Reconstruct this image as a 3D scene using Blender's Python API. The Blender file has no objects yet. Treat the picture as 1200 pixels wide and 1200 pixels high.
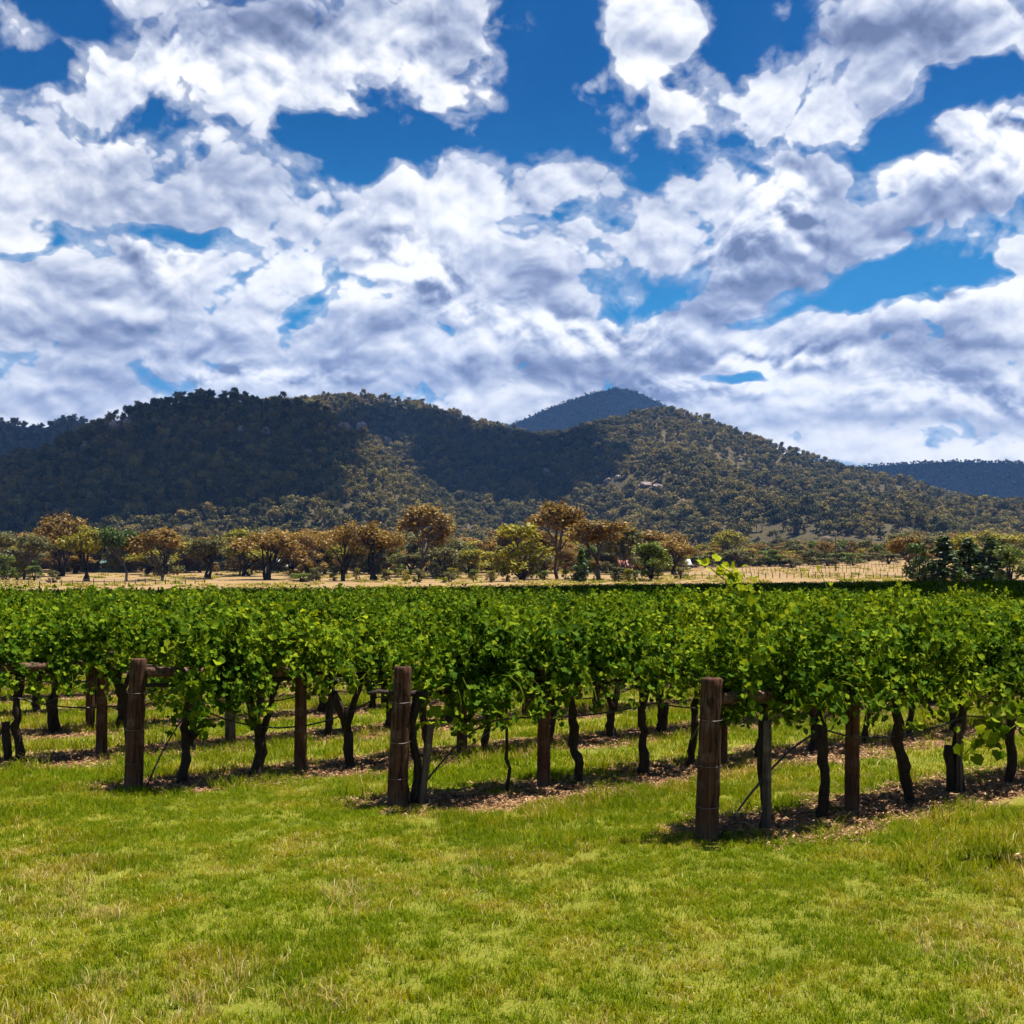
import bpy, bmesh, math, random
import numpy as np
from math import radians, sin, cos, pi, sqrt
from mathutils import Vector, Matrix
random.seed(7); np.random.seed(7)
scene = bpy.context.scene
COL = scene.collection

# ------------------------------------------------------------------ camera
HOR, FPX, EYE = 680.0, 1400.0, 2.15          # horizon row, focal length in photo pixels, eye height
cam = bpy.data.cameras.new("Camera"); camo = bpy.data.objects.new("Camera", cam); COL.objects.link(camo)
cam.sensor_width = 36.0; cam.lens = 36.0 * FPX / 1200.0
cam.shift_y = (HOR - 600.0) / 1200.0
cam.clip_start = 0.1; cam.clip_end = 20000.0
camo.location = (0, 0, EYE); camo.rotation_euler = (pi / 2, 0, 0)
scene.camera = camo

# ------------------------------------------------------------------ render
scene.view_settings.view_transform = 'Standard'; scene.view_settings.look = 'None'
scene.view_settings.gamma = 1.0; scene.view_settings.exposure = 1.28
scene.view_settings.use_curve_mapping = False
cy = scene.cycles
cy.max_bounces = 5; cy.diffuse_bounces = 3; cy.glossy_bounces = 2; cy.transmission_bounces = 4
cy.transparent_max_bounces = 4; cy.volume_bounces = 0; cy.use_denoising = True
cy.sample_clamp_indirect = 6.0
cy.use_adaptive_sampling = True; cy.adaptive_threshold = 0.02; cy.adaptive_min_samples = 12

HAZE = 0.00008                                 # density of the air

# ------------------------------------------------------------------ node helper
class S:
    """A node socket with arithmetic."""
    def __init__(s, t, sock): s.t = t; s.k = sock
    def _m(s, op, *a, clamp=False):
        n = s.t.nodes.new('ShaderNodeMath'); n.operation = op; n.use_clamp = clamp
        for i, v in enumerate((s,) + a):
            if isinstance(v, S): s.t.links.new(v.k, n.inputs[i])
            else: n.inputs[i].default_value = v
        return S(s.t, n.outputs[0])
    def __add__(s, o): return s._m('ADD', o)
    __radd__ = __add__
    def __sub__(s, o): return s._m('SUBTRACT', o)
    def __rsub__(s, o): return (s * -1.0) + o
    def __mul__(s, o): return s._m('MULTIPLY', o)
    __rmul__ = __mul__
    def __truediv__(s, o): return s._m('DIVIDE', o)
    def mx(s, o): return s._m('MAXIMUM', o)
    def mn(s, o): return s._m('MINIMUM', o)
    def clamp(s): return s._m('ADD', 0.0, clamp=True)
    def fn(s, op, *a): return s._m(op, *a)

def node(t, kind, ins=None, **props):
    n = t.nodes.new(kind)
    for k, v in props.items(): setattr(n, k, v)
    for k, v in (ins or {}).items():
        if isinstance(v, S): t.links.new(v.k, n.inputs[k])
        else: n.inputs[k].default_value = v
    return n
def vmath(t, op, a, b=None):
    n = t.nodes.new('ShaderNodeVectorMath'); n.operation = op
    for i, v in enumerate((a, b)):
        if v is None: continue
        if isinstance(v, S): t.links.new(v.k, n.inputs[i])
        else: n.inputs[i].default_value = v
    return n
def V(n): return S(n.id_data, n.outputs[0])
def noise(t, vec, scale, detail=4, rough=.5, lac=2.0, dist=0.0, out='Fac'):
    n = node(t, 'ShaderNodeTexNoise', {'Scale': scale, 'Detail': detail, 'Roughness': rough, 'Lacunarity': lac, 'Distortion': dist})
    if vec is not None: t.links.new(vec.k, n.inputs['Vector'])
    return S(t, n.outputs[out])
def sstep(x, a, b):
    n = node(x.t, 'ShaderNodeMapRange', {'Value': x, 'From Min': a, 'From Max': b}, interpolation_type='SMOOTHSTEP')
    return S(x.t, n.outputs[0])
def mixc(t, f, a, b, mode='MIX'):
    n = t.nodes.new('ShaderNodeMix'); n.data_type = 'RGBA'; n.blend_type = mode; n.clamp_factor = True
    for i, v in ((0, f), (6, a), (7, b)):
        if isinstance(v, S): t.links.new(v.k, n.inputs[i])
        elif i == 0: n.inputs[0].default_value = v
        else: n.inputs[i].default_value = (*v, 1.0)
    return S(t, n.outputs[2])
def ramp(x, stops):
    n = x.t.nodes.new('ShaderNodeValToRGB'); x.t.links.new(x.k, n.inputs[0])
    e = n.color_ramp.elements
    while len(e) < len(stops): e.new(0.5)
    for el, (p, c) in zip(e, stops): el.position = p; el.color = (*c, 1.0)
    return S(x.t, n.outputs[0])

# ------------------------------------------------------------------ sun and sky
SUN_EL, SUN_AZ = radians(71), radians(62)     # azimuth measured clockwise from +Y (the view direction)
SUND = Vector((cos(SUN_EL) * sin(SUN_AZ), cos(SUN_EL) * cos(SUN_AZ), sin(SUN_EL)))
sl = bpy.data.lights.new("sun", 'SUN'); sl.energy = 5.0; sl.angle = radians(0.53); sl.color = (1.0, .95, .86)
so = bpy.data.objects.new("sun", sl); COL.objects.link(so)
so.rotation_euler = SUND.to_track_quat('Z', 'Y').to_euler()

world = bpy.data.worlds.new("World"); scene.world = world; world.use_nodes = True
wt = world.node_tree; wt.nodes.clear()
world.cycles.sampling_method = 'MANUAL'; world.cycles.sample_map_resolution = 512

def sky_uv(px, py):
    x, z = (px - 600) / FPX, (HOR - py) / FPX
    return math.atan2(x, 1), math.atan2(z, sqrt(1 + x * x))
# clouds of the sky as patches: centre and half size in photo rows/columns, tilt in degrees, weight
CLOUDS = [(330, 75, 255, 88, 4, 1.15), (480, 35, 130, 75, 0, 1.1), (290, 140, 130, 38, -12, .9), (160, 75, 70, 55, 0, .8),
          (30, 40, 65, 18, 15, .75), (60, 125, 90, 26, 0, .72), (120, 230, 420, 82, -3, 1.05), (500, 300, 330, 95, 0, 1.05),
          (610, 215, 140, 50, 0, 1.0), (100, 350, 300, 80, 0, 1.1), (480, 350, 130, 70, 0, 1.2), (640, 385, 130, 45, 0, 1.15), (740, 260, 190, 90, 0, .95),
          (735, 55, 80, 48, 12, 1.0), (670, 95, 40, 18, 15, .7), (790, 125, 60, 34, 10, .85), (900, 115, 80, 50, 0, 1.0), (985, 135, 120, 34, 12, .85),
          (1090, 25, 150, 62, -4, 1.2), (1050, 85, 90, 30, 0, .8), (612, 98, 26, 14, 0, .8), (655, 150, 36, 18, 0, .55),
          (945, 235, 62, 70, 0, 1.25), (880, 290, 100, 58, 0, 1.2), (1000, 285, 110, 42, 0, 1.05),
          (1160, 190, 75, 55, 12, 1.25), (1090, 225, 78, 44, 0, 1.1), (1190, 290, 42, 20, 0, 1.05),
          (1160, 355, 110, 42, 0, 1.2), (860, 360, 80, 22, 0, 1.0), (600, 430, 900, 75, 0, 1.0), (930, 425, 90, 26, 0, 1.1),
          (800, 470, 200, 34, 0, 1.1), (1110, 470, 160, 60, 0, 1.1), (600, 500, 1200, 50, 0, .95), (1000, 390, 260, 50, 0, .95), (5, 260, 70, 60, 0, .9)]
HOLES = [(640, 60, 75, 70, 0, 1.0), (960, 180, 60, 14, 0, .5), (460, 190, 60, 18, 0, .7), (205, 285, 50, 14, 0, .5), (235, 128, 62, 26, 0, .8), (180, 205, 18, 12, 0, .2), (420, 168, 110, 24, -3, 1.0), (540, 165, 90, 30, 10, .9), (640, 130, 60, 46, 10, .7),
         (215, 285, 62, 16, -8, .8), (20, 302, 40, 9, 8, .8), (430, 205, 45, 22, 0, .7), (100, 15, 70, 28, 0, .5), (20, 85, 60, 28, 0, .8), (590, 110, 20, 60, 0, .3), (850, 75, 26, 30, 0, .5),
         (690, 255, 36, 16, 0, .45), (750, 200, 34, 30, 0, .6), (1060, 165, 40, 26, 0, .6), (1140, 105, 70, 26, 8, .9), (1020, 205, 26, 26, 0, .5), (1045, 315, 70, 24, 14, 1.1), (1150, 300, 40, 24, 10, .8),
         (880, 448, 55, 9, 0, .9), (690, 445, 0.1, 0.1, 0, 0), (880, 30, 70, 40, 0, .7), (640, 20, 40, 60, 0, .8), (375, 340, 16, 6, 0, .4)]
GREYS = [(335, 22, 95, 36, 0, 1.0), (520, 10, 80, 28, 0, .5), (1050, 45, 130, 32, 0, .9), (890, 318, 105, 30, 0, 1.15), (950, 250, 42, 38, 0, .6), (1100, 245, 90, 22, 4, .95), (1150, 200, 30, 50, 0, .4),
         (860, 362, 70, 18, 0, .8), (460, 378, 110, 22, 0, .9), (500, 340, 30, 40, 0, .35), (570, 436, 200, 20, 0, 1.1), (155, 315, 14, 30, 0, .6), (110, 340, 70, 14, 0, .4), (60, 385, 90, 18, 0, .55), (1110, 412, 65, 34, 0, .75),
         (1040, 500, 260, 16, 0, .75), (700, 430, 130, 22, 0, .7), (100, 455, 260, 26, 0, .55), (1050, 395, 120, 12, 0, .45), (630, 350, 40, 40, 0, .35), (270, 200, 160, 20, 0, .15)]
LIGHTS = [(480, 310, 70, 34, 0, .9), (905, 250, 50, 40, 0, .8), (860, 295, 50, 26, 0, .7), (1130, 330, 110, 16, 0, 1.0), (1180, 160, 55, 30, 0, .8), (1080, 200, 60, 26, 0, .8), (560, 355, 50, 16, 0, .7),
          (680, 385, 110, 26, 0, .7), (920, 420, 90, 18, 0, .8), (800, 465, 150, 20, 0, .6), (1130, 460, 110, 24, 0, .7), (190, 300, 60, 22, 0, .5), (230, 90, 120, 40, 0, .4), (480, 90, 130, 40, 0, .3), (310, 445, 110, 14, 0, .8)]

def blob_field(t, p, items, gain=1.0):
    """Largest of a set of soft tilted ellipses."""
    res = None; pv = p; i = 0
    for (cx, cyy, rx, ry, tilt, w) in items:
        if w <= 0: continue
        u, v = sky_uv(cx, cyy); a = radians(tilt); i += 1
        # (every fourth step waits for the one before it, which keeps the shader's memory small)
        if res is not None and i % 4 == 0: pv = V(vmath(t, 'ADD', p, res * 1e-12))
        m = node(t, 'ShaderNodeMapping', {'Location': (u, v, 0), 'Rotation': (0, 0, a), 'Scale': (rx / FPX, ry / FPX, 1)}, vector_type='TEXTURE')
        t.links.new(pv.k, m.inputs['Vector'])
        f = S(t, vmath(t, 'LENGTH', V(m)).outputs['Value'])
        f = f.fn('MULTIPLY_ADD', -w * gain, w * 1.35 * gain)
        res = f if res is None else res.fn('SMOOTH_MAX', f, .18)
    return res.mx(0.0)

def noise2(t, vec, scale, detail, rough=.5, out='Fac'):
    n = node(t, 'ShaderNodeTexNoise', {'Scale': scale, 'Detail': detail, 'Roughness': rough}, noise_dimensions='2D')
    t.links.new(vec.k, n.inputs['Vector']); return S(t, n.outputs[out])

def billow(t, st, scale=9.0, octs=4):
    """Round heads parted by creases: the sum of folded noises."""
    r = None; a = 1.0
    for i in range(octs):
        n = (noise2(t, st, scale * 2.1 ** i, 0.0) - .5).fn('ABSOLUTE') * (2.0 * a)
        r = n if r is None else r + n
        a *= .52
    return r
def puffs(t, st, det):
    """Wisps and rounded lumps of a cloud."""
    return (noise2(t, st, 8.0, det, .56) - .5) * 1.5 + (billow(t, st, 10.0, 4 if det > 4 else 3) - .42) * 1.0

def build_sky():
    t = wt
    tc = node(t, 'ShaderNodeTexCoord'); d = S(t, tc.outputs['Generated'])
    nd = S(t, vmath(t, 'NORMALIZE', d).outputs[0])
    sx = node(t, 'ShaderNodeSeparateXYZ'); t.links.new(nd.k, sx.inputs[0])
    X, Y, Z = (S(t, sx.outputs[i]) for i in range(3))
    u = X.fn('ARCTAN2', Y); v = Z.fn('ARCSINE')
    cx = node(t, 'ShaderNodeCombineXYZ', {0: u, 1: v, 2: 0.0}); p = V(cx)
    # ragged outlines: bend the plane the clouds are laid out on
    n1 = noise2(t, p, 9.0, 4, .5, out='Color')
    w = S(t, vmath(t, 'SUBTRACT', n1, (.5, .5, .5)).outputs[0])
    q = S(t, vmath(t, 'ADD', p, V(vmath(t, 'MULTIPLY', w, (.075, .055, 0)))).outputs[0])
    cov = blob_field(t, q, CLOUDS).mn(1.15) - blob_field(t, q, HOLES) * 1.15
    low = sstep(v, .17, .06)                                   # towards the horizon the cover closes
    # far clouds look smaller and flatter
    pw = node(t, 'ShaderNodeSeparateXYZ'); t.links.new(V(vmath(t, 'ADD', p, V(vmath(t, 'MULTIPLY', w, (.022, .016, 0))))).k, pw.inputs[0])
    vv = S(t, pw.outputs[1])
    st = V(node(t, 'ShaderNodeCombineXYZ', {0: S(t, pw.outputs[0]) * 1.25, 1: vv * 1.5 + (.45 - vv).mx(0.0) * (.45 - vv).mx(0.0) * -.7, 2: 0.0}))
    st2 = S(t, vmath(t, 'ADD', st, (0.004, 0.013, 0.0)).outputs[0])
    d0 = puffs(t, st, 7)
    a0 = puffs(t, st, 3.5); a1 = puffs(t, st2, 3.5)
    dens = cov * .84 + low * .45 + d0 - .05
    grey = blob_field(t, q, GREYS).mn(1.0); white = blob_field(t, q, LIGHTS).mn(1.0)
    alpha = sstep(dens, .30, .54)
    wisp = noise2(t, S(t, vmath(t, 'MULTIPLY', q, (1, 1.6, 1)).outputs[0]), 26, 5, .65)
    veil = sstep(dens + (wisp - .5) * 1.1, -.04, .52) * .50                # thin cloud round the edges of the thick
    alpha = alpha.mx(veil)
    stw = S(t, vmath(t, 'ADD', st, V(vmath(t, 'MULTIPLY', w, (.018, .014, 0)))).outputs[0])
    stw2 = S(t, vmath(t, 'ADD', stw, (0.005, 0.015, 0.0)).outputs[0])
    head_l = (billow(t, stw, 13.0, 4) - billow(t, stw2, 13.0, 4)) * (white * 1.0 + .42)
    soft = noise2(t, S(t, vmath(t, 'MULTIPLY', p, (1, 2.6, 1)).outputs[0]), 5.5, 3.5, .5)
    thick = sstep(dens, .35, 1.3)
    contrast = white * .75 + .38
    lit = (a0 - a1) * contrast + head_l + (d0 - a0) * .16 + .655 + (soft - .5) * 1.1 - grey * (soft + .35) * .50 + white * .17 - thick * .08
    bank = sstep(v, .20, .07) * .5                             # distant cloud: a smoother pale bank
    lit = (lit.clamp() * (bank * -1.0 + 1.0) + bank * (soft * .55 + .47)).clamp()
    ccol = ramp(lit, [(0.0, (.15, .19, .32)), (.20, (.25, .30, .46)), (.42, (.43, .49, .64)), (.64, (.67, .71, .81)), (.82, (.86, .88, .93)), (1.0, (1.0, 1.0, 1.0))])
    sky = node(t, 'ShaderNodeTexSky', sky_type='NISHITA')
    sky.sun_disc = False; sky.sun_elevation = SUN_EL; sky.sun_rotation = SUN_AZ
    sky.altitude = 600; sky.air_density = 1.0; sky.dust_density = 0.3; sky.ozone_density = 3.0
    hs = node(t, 'ShaderNodeHueSaturation', {'Hue': .508, 'Saturation': 2.15, 'Value': .355, 'Color': S(t, sky.outputs[0])})
    STR = 0.09
    sc = vmath(t, 'SCALE', S(t, ccol.k)); sc.inputs['Scale'].default_value = .47 / STR
    hs2 = mixc(t, sstep(v, .40, .14), V(hs), tuple(c / STR for c in (.012, .125, .27)))
    blue = mixc(t, sstep(v, .20, .02), hs2, tuple(c / STR for c in (.115, .18, .29)))
    col = mixc(t, alpha, blue, V(sc))
    bg = node(t, 'ShaderNodeBackground', {'Color': col, 'Strength': STR})
    out = t.nodes.new('ShaderNodeOutputWorld'); t.links.new(bg.outputs[0], out.inputs[0])
build_sky()

# ------------------------------------------------------------------ numbers: noise, ground height
def _hash(ix, iy, seed):
    h = (ix.astype(np.int64) * 374761393 + iy.astype(np.int64) * 668265263 + seed * 1274126177) & 0xffffffff
    h = ((h ^ (h >> 13)) * 1274126177) & 0xffffffff
    return ((h ^ (h >> 16)) & 0xffff) / 65535.0
def vnoise(x, y, seed=0):
    ix, iy = np.floor(x), np.floor(y); fx, fy = x - ix, y - iy
    fx = fx * fx * (3 - 2 * fx); fy = fy * fy * (3 - 2 * fy)
    a, b = _hash(ix, iy, seed), _hash(ix + 1, iy, seed); c, d = _hash(ix, iy + 1, seed), _hash(ix + 1, iy + 1, seed)
    return (a * (1 - fx) + b * fx) * (1 - fy) + (c * (1 - fx) + d * fx) * fy
def fbm(x, y, seed=0, octs=4):
    x, y = np.asarray(x, float), np.asarray(y, float); r = 0; a = .5
    for o in range(octs): r = r + a * (vnoise(x * 2 ** o, y * 2 ** o, seed + o) - .5); a *= .5
    return r
def ss(a, b, x):
    t = np.clip((np.asarray(x, float) - a) / (b - a), 0, 1); return t * t * (3 - 2 * t)

def gz(x, y):
    """Height of the valley floor."""
    x, y = np.asarray(x, float), np.asarray(y, float)
    yy = np.maximum(y, 1.0); k = np.clip(x / yy, -.6, .6)
    lean = np.interp(k, [-.6, -.43, 0, .43, .6], [-1.0, -.85, -.3, .3, .4])
    z = lean * ss(35, 120, yy)
    start = np.interp(k, [-.6, -.43, 0, .43], [95, 108, 140, 200])
    d = np.maximum(yy - start, 0)
    far = np.interp(yy, [0, 120, 250, 350, 450, 600, 1000, 6000], [0, 0.0, 2.2, 5.6, 8.6, 12, 14, 14])
    right = ss(.15, .4, k) * ss(230, 420, yy) * 3.0
    z = z + (far - lean * ss(150, 250, yy) * .7) * ss(0, 60, d) + right
    z = z + fbm(x * .25, y * .25, 3, 3) * .10 * ss(8, 30, yy) * ss(400, 100, yy) + fbm(x * .02, y * .02, 5, 2) * 1.0 * ss(200, 400, yy)
    return z
def g1(x, y): return float(gz(np.array([x]), np.array([y]))[0])

# ------------------------------------------------------------------ meshes
def mesh_np(name, verts, faces, mats=(), smooth=False, attrs=None, matidx=None):
    """faces: list of integer arrays (n, k)"""
    me = bpy.data.meshes.new(name)
    verts = np.asarray(verts, np.float32); faces = [np.asarray(f, np.int32) for f in faces if len(f)]
    nl = sum(f.size for f in faces); nf = sum(len(f) for f in faces)
    me.vertices.add(len(verts)); me.loops.add(nl); me.polygons.add(nf)
    me.vertices.foreach_set('co', verts.ravel())
    me.loops.foreach_set('vertex_index', np.concatenate([f.ravel() for f in faces]))
    tot = np.concatenate([np.full(len(f), f.shape[1], np.int32) for f in faces])
    me.polygons.foreach_set('loop_start', np.concatenate([[0], np.cumsum(tot)[:-1]]).astype(np.int32))
    if matidx is not None: me.polygons.foreach_set('material_index', np.asarray(matidx, np.int32))
    me.update(calc_edges=True)
    for k, v in (attrs or {}).items():
        a = me.attributes.new(k, 'FLOAT', 'POINT'); a.data.foreach_set('value', np.asarray(v, np.float32))
    if smooth: me.polygons.foreach_set('use_smooth', np.ones(nf, bool))
    for m in mats: me.materials.append(m)
    return me
def link(name, me, parent=None, loc=(0, 0, 0), rz=0.0, scale=None):
    o = bpy.data.objects.new(name, me); COL.objects.link(o)
    o.location = loc; o.rotation_euler = (0, 0, rz)
    if scale is not None: o.scale = scale
    if parent: o.parent = parent
    return o
def tag(o, label=None, cat=None, group=None, kind=None):
    if label: o['label'] = label
    if cat: o['category'] = cat
    if group: o['group'] = group
    if kind: o['kind'] = kind
    return o
def thing(name, label, cat, loc=(0, 0, 0), rz=0.0, group=None, scale=None):
    o = link(name, None, None, loc, rz, scale); o.empty_display_size = .2
    return tag(o, label, cat, group)

class MB:
    """Collects tubes, boxes and sheets, then becomes one mesh."""
    def __init__(s): s.v = []; s.q = []; s.t = []; s.n = 0
    def add(s, v, q=None, t=None):
        v = np.asarray(v, float)
        if q is not None and len(q): s.q.append(np.asarray(q) + s.n)
        if t is not None and len(t): s.t.append(np.asarray(t) + s.n)
        s.v.append(v); s.n += len(v); return s
    def tube(s, path, radii, seg=8, cap=True, rough=0.0, seed=0, twist=0.0):
        path = np.asarray(path, float); n = len(path)
        radii = np.full(n, radii) if np.isscalar(radii) else np.asarray(radii, float)
        rg = np.random.RandomState(seed)
        T = np.gradient(path, axis=0); T /= np.linalg.norm(T, axis=1)[:, None] + 1e-9
        ref = np.array([0.31, 0.95, 0.05]) if abs(T[0][2]) > .7 else np.array([0, 0, 1.0])
        vs = []
        prof = 1 + rough * (rg.rand(seg) - .5) * 1.2
        for i in range(n):
            a = np.cross(ref, T[i]); a /= np.linalg.norm(a) + 1e-9; b = np.cross(T[i], a)
            ang = np.arange(seg) * 2 * pi / seg + twist * i
            rr = radii[i] * prof * (1 + rough * (rg.rand(seg) - .5))
            vs.append(path[i] + (np.cos(ang) * rr)[:, None] * a + (np.sin(ang) * rr)[:, None] * b)
        v = np.concatenate(vs); i = np.arange(n - 1)[:, None] * seg; j = np.arange(seg)[None]; k = (j + 1) % seg
        q = np.stack([i + j, i + k, i + k + seg, i + j + seg], -1).reshape(-1, 4)
        t = []
        if cap:
            v = np.concatenate([v, path[:1], path[-1:]]); c0, c1 = n * seg, n * seg + 1
            t = [(c0, (jj + 1) % seg, jj) for jj in range(seg)] + [(c1, (n - 1) * seg + jj, (n - 1) * seg + (jj + 1) % seg) for jj in range(seg)]
        return s.add(v, q, t)
    def box(s, lo, hi):
        x0, y0, z0 = lo; x1, y1, z1 = hi
        v = [(x0, y0, z0), (x1, y0, z0), (x1, y1, z0), (x0, y1, z0), (x0, y0, z1), (x1, y0, z1), (x1, y1, z1), (x0, y1, z1)]
        return s.add(v, [(0, 3, 2, 1), (4, 5, 6, 7), (0, 1, 5, 4), (1, 2, 6, 5), (2, 3, 7, 6), (3, 0, 4, 7)])
    def mesh(s, name, mat, smooth=False, attrs=None):
        fs = []
        if s.q: fs.append(np.concatenate(s.q))
        if s.t: fs.append(np.concatenate(s.t))
        return mesh_np(name, np.concatenate(s.v), fs, [mat] if mat else [], smooth, attrs)

def rand_rot(n, rg, up=0.0, out=None):
    """n random frames (tangent, bitangent, normal); normals pulled up and outwards"""
    N = rg.normal(size=(n, 3)); N /= np.linalg.norm(N, axis=1)[:, None]
    N[:, 2] += up
    if out is not None: N += out
    N /= np.linalg.norm(N, axis=1)[:, None] + 1e-9
    A = rg.normal(size=(n, 3)); A -= (A * N).sum(1)[:, None] * N; A /= np.linalg.norm(A, axis=1)[:, None] + 1e-9
    return A, np.cross(N, A), N

def instancer(name, protos, pts, rot, scl, idx, label=None, mats=None):
    """ONE object of uncountable stuff: many small meshes set out on points"""
    n = len(pts)
    me = bpy.data.meshes.new(name); me.vertices.add(n); me.vertices.foreach_set('co', np.asarray(pts, np.float32).ravel())
    a = me.attributes.new('rot', 'FLOAT_VECTOR', 'POINT'); a.data.foreach_set('vector', np.asarray(rot, np.float32).ravel())
    a = me.attributes.new('scl', 'FLOAT_VECTOR', 'POINT'); a.data.foreach_set('vector', np.asarray(scl, np.float32).ravel())
    a = me.attributes.new('pick', 'INT', 'POINT'); a.data.foreach_set('value', np.asarray(idx, np.int32))
    o = link(name, me)
    c = bpy.data.collections.new(name + '_kinds')
    for i, pm in enumerate(protos):
        po = bpy.data.objects.new('%s_kind_%02d' % (name, i), pm); c.objects.link(po)
    g = bpy.data.node_groups.new(name + '_spread', 'GeometryNodeTree')
    g.interface.new_socket('Geometry', in_out='INPUT', socket_type='NodeSocketGeometry')
    g.interface.new_socket('Geometry', in_out='OUTPUT', socket_type='NodeSocketGeometry')
    gi = g.nodes.new('NodeGroupInput'); go = g.nodes.new('NodeGroupOutput')
    ci = g.nodes.new('GeometryNodeCollectionInfo'); ci.inputs['Collection'].default_value = c
    ci.inputs['Separate Children'].default_value = True; ci.inputs['Reset Children'].default_value = True
    ip = g.nodes.new('GeometryNodeInstanceOnPoints'); ip.inputs['Pick Instance'].default_value = True
    def att(nm, ty):
        q = g.nodes.new('GeometryNodeInputNamedAttribute'); q.data_type = ty; q.inputs['Name'].default_value = nm
        return [s for s in q.outputs if s.enabled and s.name == 'Attribute'][0]
    g.links.new(gi.outputs[0], ip.inputs['Points']); g.links.new(ci.outputs[0], ip.inputs['Instance'])
    g.links.new(att('pick', 'INT'), ip.inputs['Instance Index'])
    e2r = g.nodes.new('FunctionNodeEulerToRotation'); g.links.new(att('rot', 'FLOAT_VECTOR'), e2r.inputs[0])
    g.links.new(e2r.outputs[0], ip.inputs['Rotation']); g.links.new(att('scl', 'FLOAT_VECTOR'), ip.inputs['Scale'])
    g.links.new(ip.outputs[0], go.inputs[0])
    md = o.modifiers.new('spread', 'NODES'); md.node_group = g
    o['kind'] = 'stuff'
    if label: o['label'] = label
    return o

# ------------------------------------------------------------------ materials
def newmat(name):
    m = bpy.data.materials.new(name); m.use_nodes = True; t = m.node_tree; t.nodes.clear()
    return m, t, t.nodes.new('ShaderNodeOutputMaterial')
def pos(t): return S(t, t.nodes.new('ShaderNodeNewGeometry').outputs['Position'])
def island(t): return S(t, t.nodes.new('ShaderNodeNewGeometry').outputs['Random Per Island'])
def bump(t, h, strength, dist):
    n = node(t, 'ShaderNodeBump', {'Height': h, 'Strength': strength, 'Distance': dist}); return S(t, n.outputs[0])
def finish(t, out, col, rough=.8, nrm=None, spec=.3, trans=0.0, tcol=None):
    p = node(t, 'ShaderNodeBsdfPrincipled', {'Base Color': col if isinstance(col, S) else (*col, 1), 'Roughness': rough, 'Specular IOR Level': spec})
    if nrm: t.links.new(nrm.k, p.inputs['Normal'])
    r = p.outputs[0]
    if trans:
        tr = node(t, 'ShaderNodeBsdfTranslucent', {'Color': tcol if tcol is not None else col})
        mx = node(t, 'ShaderNodeMixShader', {'Fac': trans}); t.links.new(r, mx.inputs[1]); t.links.new(tr.outputs[0], mx.inputs[2]); r = mx.outputs[0]
    t.links.new(r, out.inputs['Surface'])

def leaf_mat(name, dark, mid, bright, trans=.35, young=None, patch=.05, rough=.5, spec=.35):
    m, t, out = newmat(name)
    r = island(t); pn = noise(t, pos(t), patch, 3, .6)
    f = (r * .62 + (pn - .5) * 1.5 + .2).clamp()
    c = ramp(f, [(0, dark), (.5, mid), (1, bright)])
    if young:
        at = t.nodes.new('ShaderNodeAttribute'); at.attribute_name = 'young'; c = mixc(t, S(t, at.outputs['Fac']), c, young)
    tc = mixc(t, .5, c, mixc(t, 1.0, c, (1.5, 1.35, .6), 'MULTIPLY'))
    finish(t, out, c, rough, None, spec, trans, tc)
    return m

M = {}
M['vine'] = leaf_mat('vine_leaf', (.014, .042, .003), (.060, .122, .005), (.27, .32, .010), .28, young=(.30, .33, .012), patch=.6, rough=.7, spec=.025)
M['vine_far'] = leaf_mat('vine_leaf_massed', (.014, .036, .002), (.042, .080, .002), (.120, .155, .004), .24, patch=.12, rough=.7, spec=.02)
M['gum_brown'] = leaf_mat('gum_leaf_brown', (.07, .045, .010), (.19, .115, .024), (.36, .235, .045), .25, patch=.12, spec=.15)
M['gum_yellow'] = leaf_mat('gum_leaf_yellow', (.08, .085, .008), (.20, .18, .014), (.38, .31, .02), .25, patch=.15, spec=.15)
M['gum_sage'] = leaf_mat('gum_leaf_sage', (.05, .055, .016), (.115, .11, .034), (.20, .17, .055), .2, patch=.12, spec=.15)
M['gum_dark'] = leaf_mat('tree_leaf_dark', (.018, .036, .004), (.040, .070, .008), (.09, .13, .018), .2, patch=.15, spec=.2)
M['bush_green'] = leaf_mat('bush_leaf_green', (.04, .065, .006), (.10, .135, .012), (.18, .21, .025), .25, patch=.2, spec=.2)

def hillleaf():
    m, t, out = newmat('hill_gum_leaf')
    oi = t.nodes.new('ShaderNodeObjectInfo'); rnd = S(t, oi.outputs['Random'])
    p = pos(t); big = noise(t, p, .009, 4, .6)
    f = (rnd * .72 + (big - .5) * 1.2 + .12).clamp()
    c = ramp(f, [(0, (.026, .032, .009)), (.25, (.070, .066, .020)), (.5, (.135, .118, .032)), (.75, (.215, .155, .042)), (1, (.30, .26, .06))])
    v = island(t) * .55 + .72
    c2 = vmath(t, 'SCALE', c); t.links.new(v.k, c2.inputs['Scale'])
    finish(t, out, V(c2), .7, None, .1, .15, V(c2))
    return m
M['hill_leaf'] = hillleaf()

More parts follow.
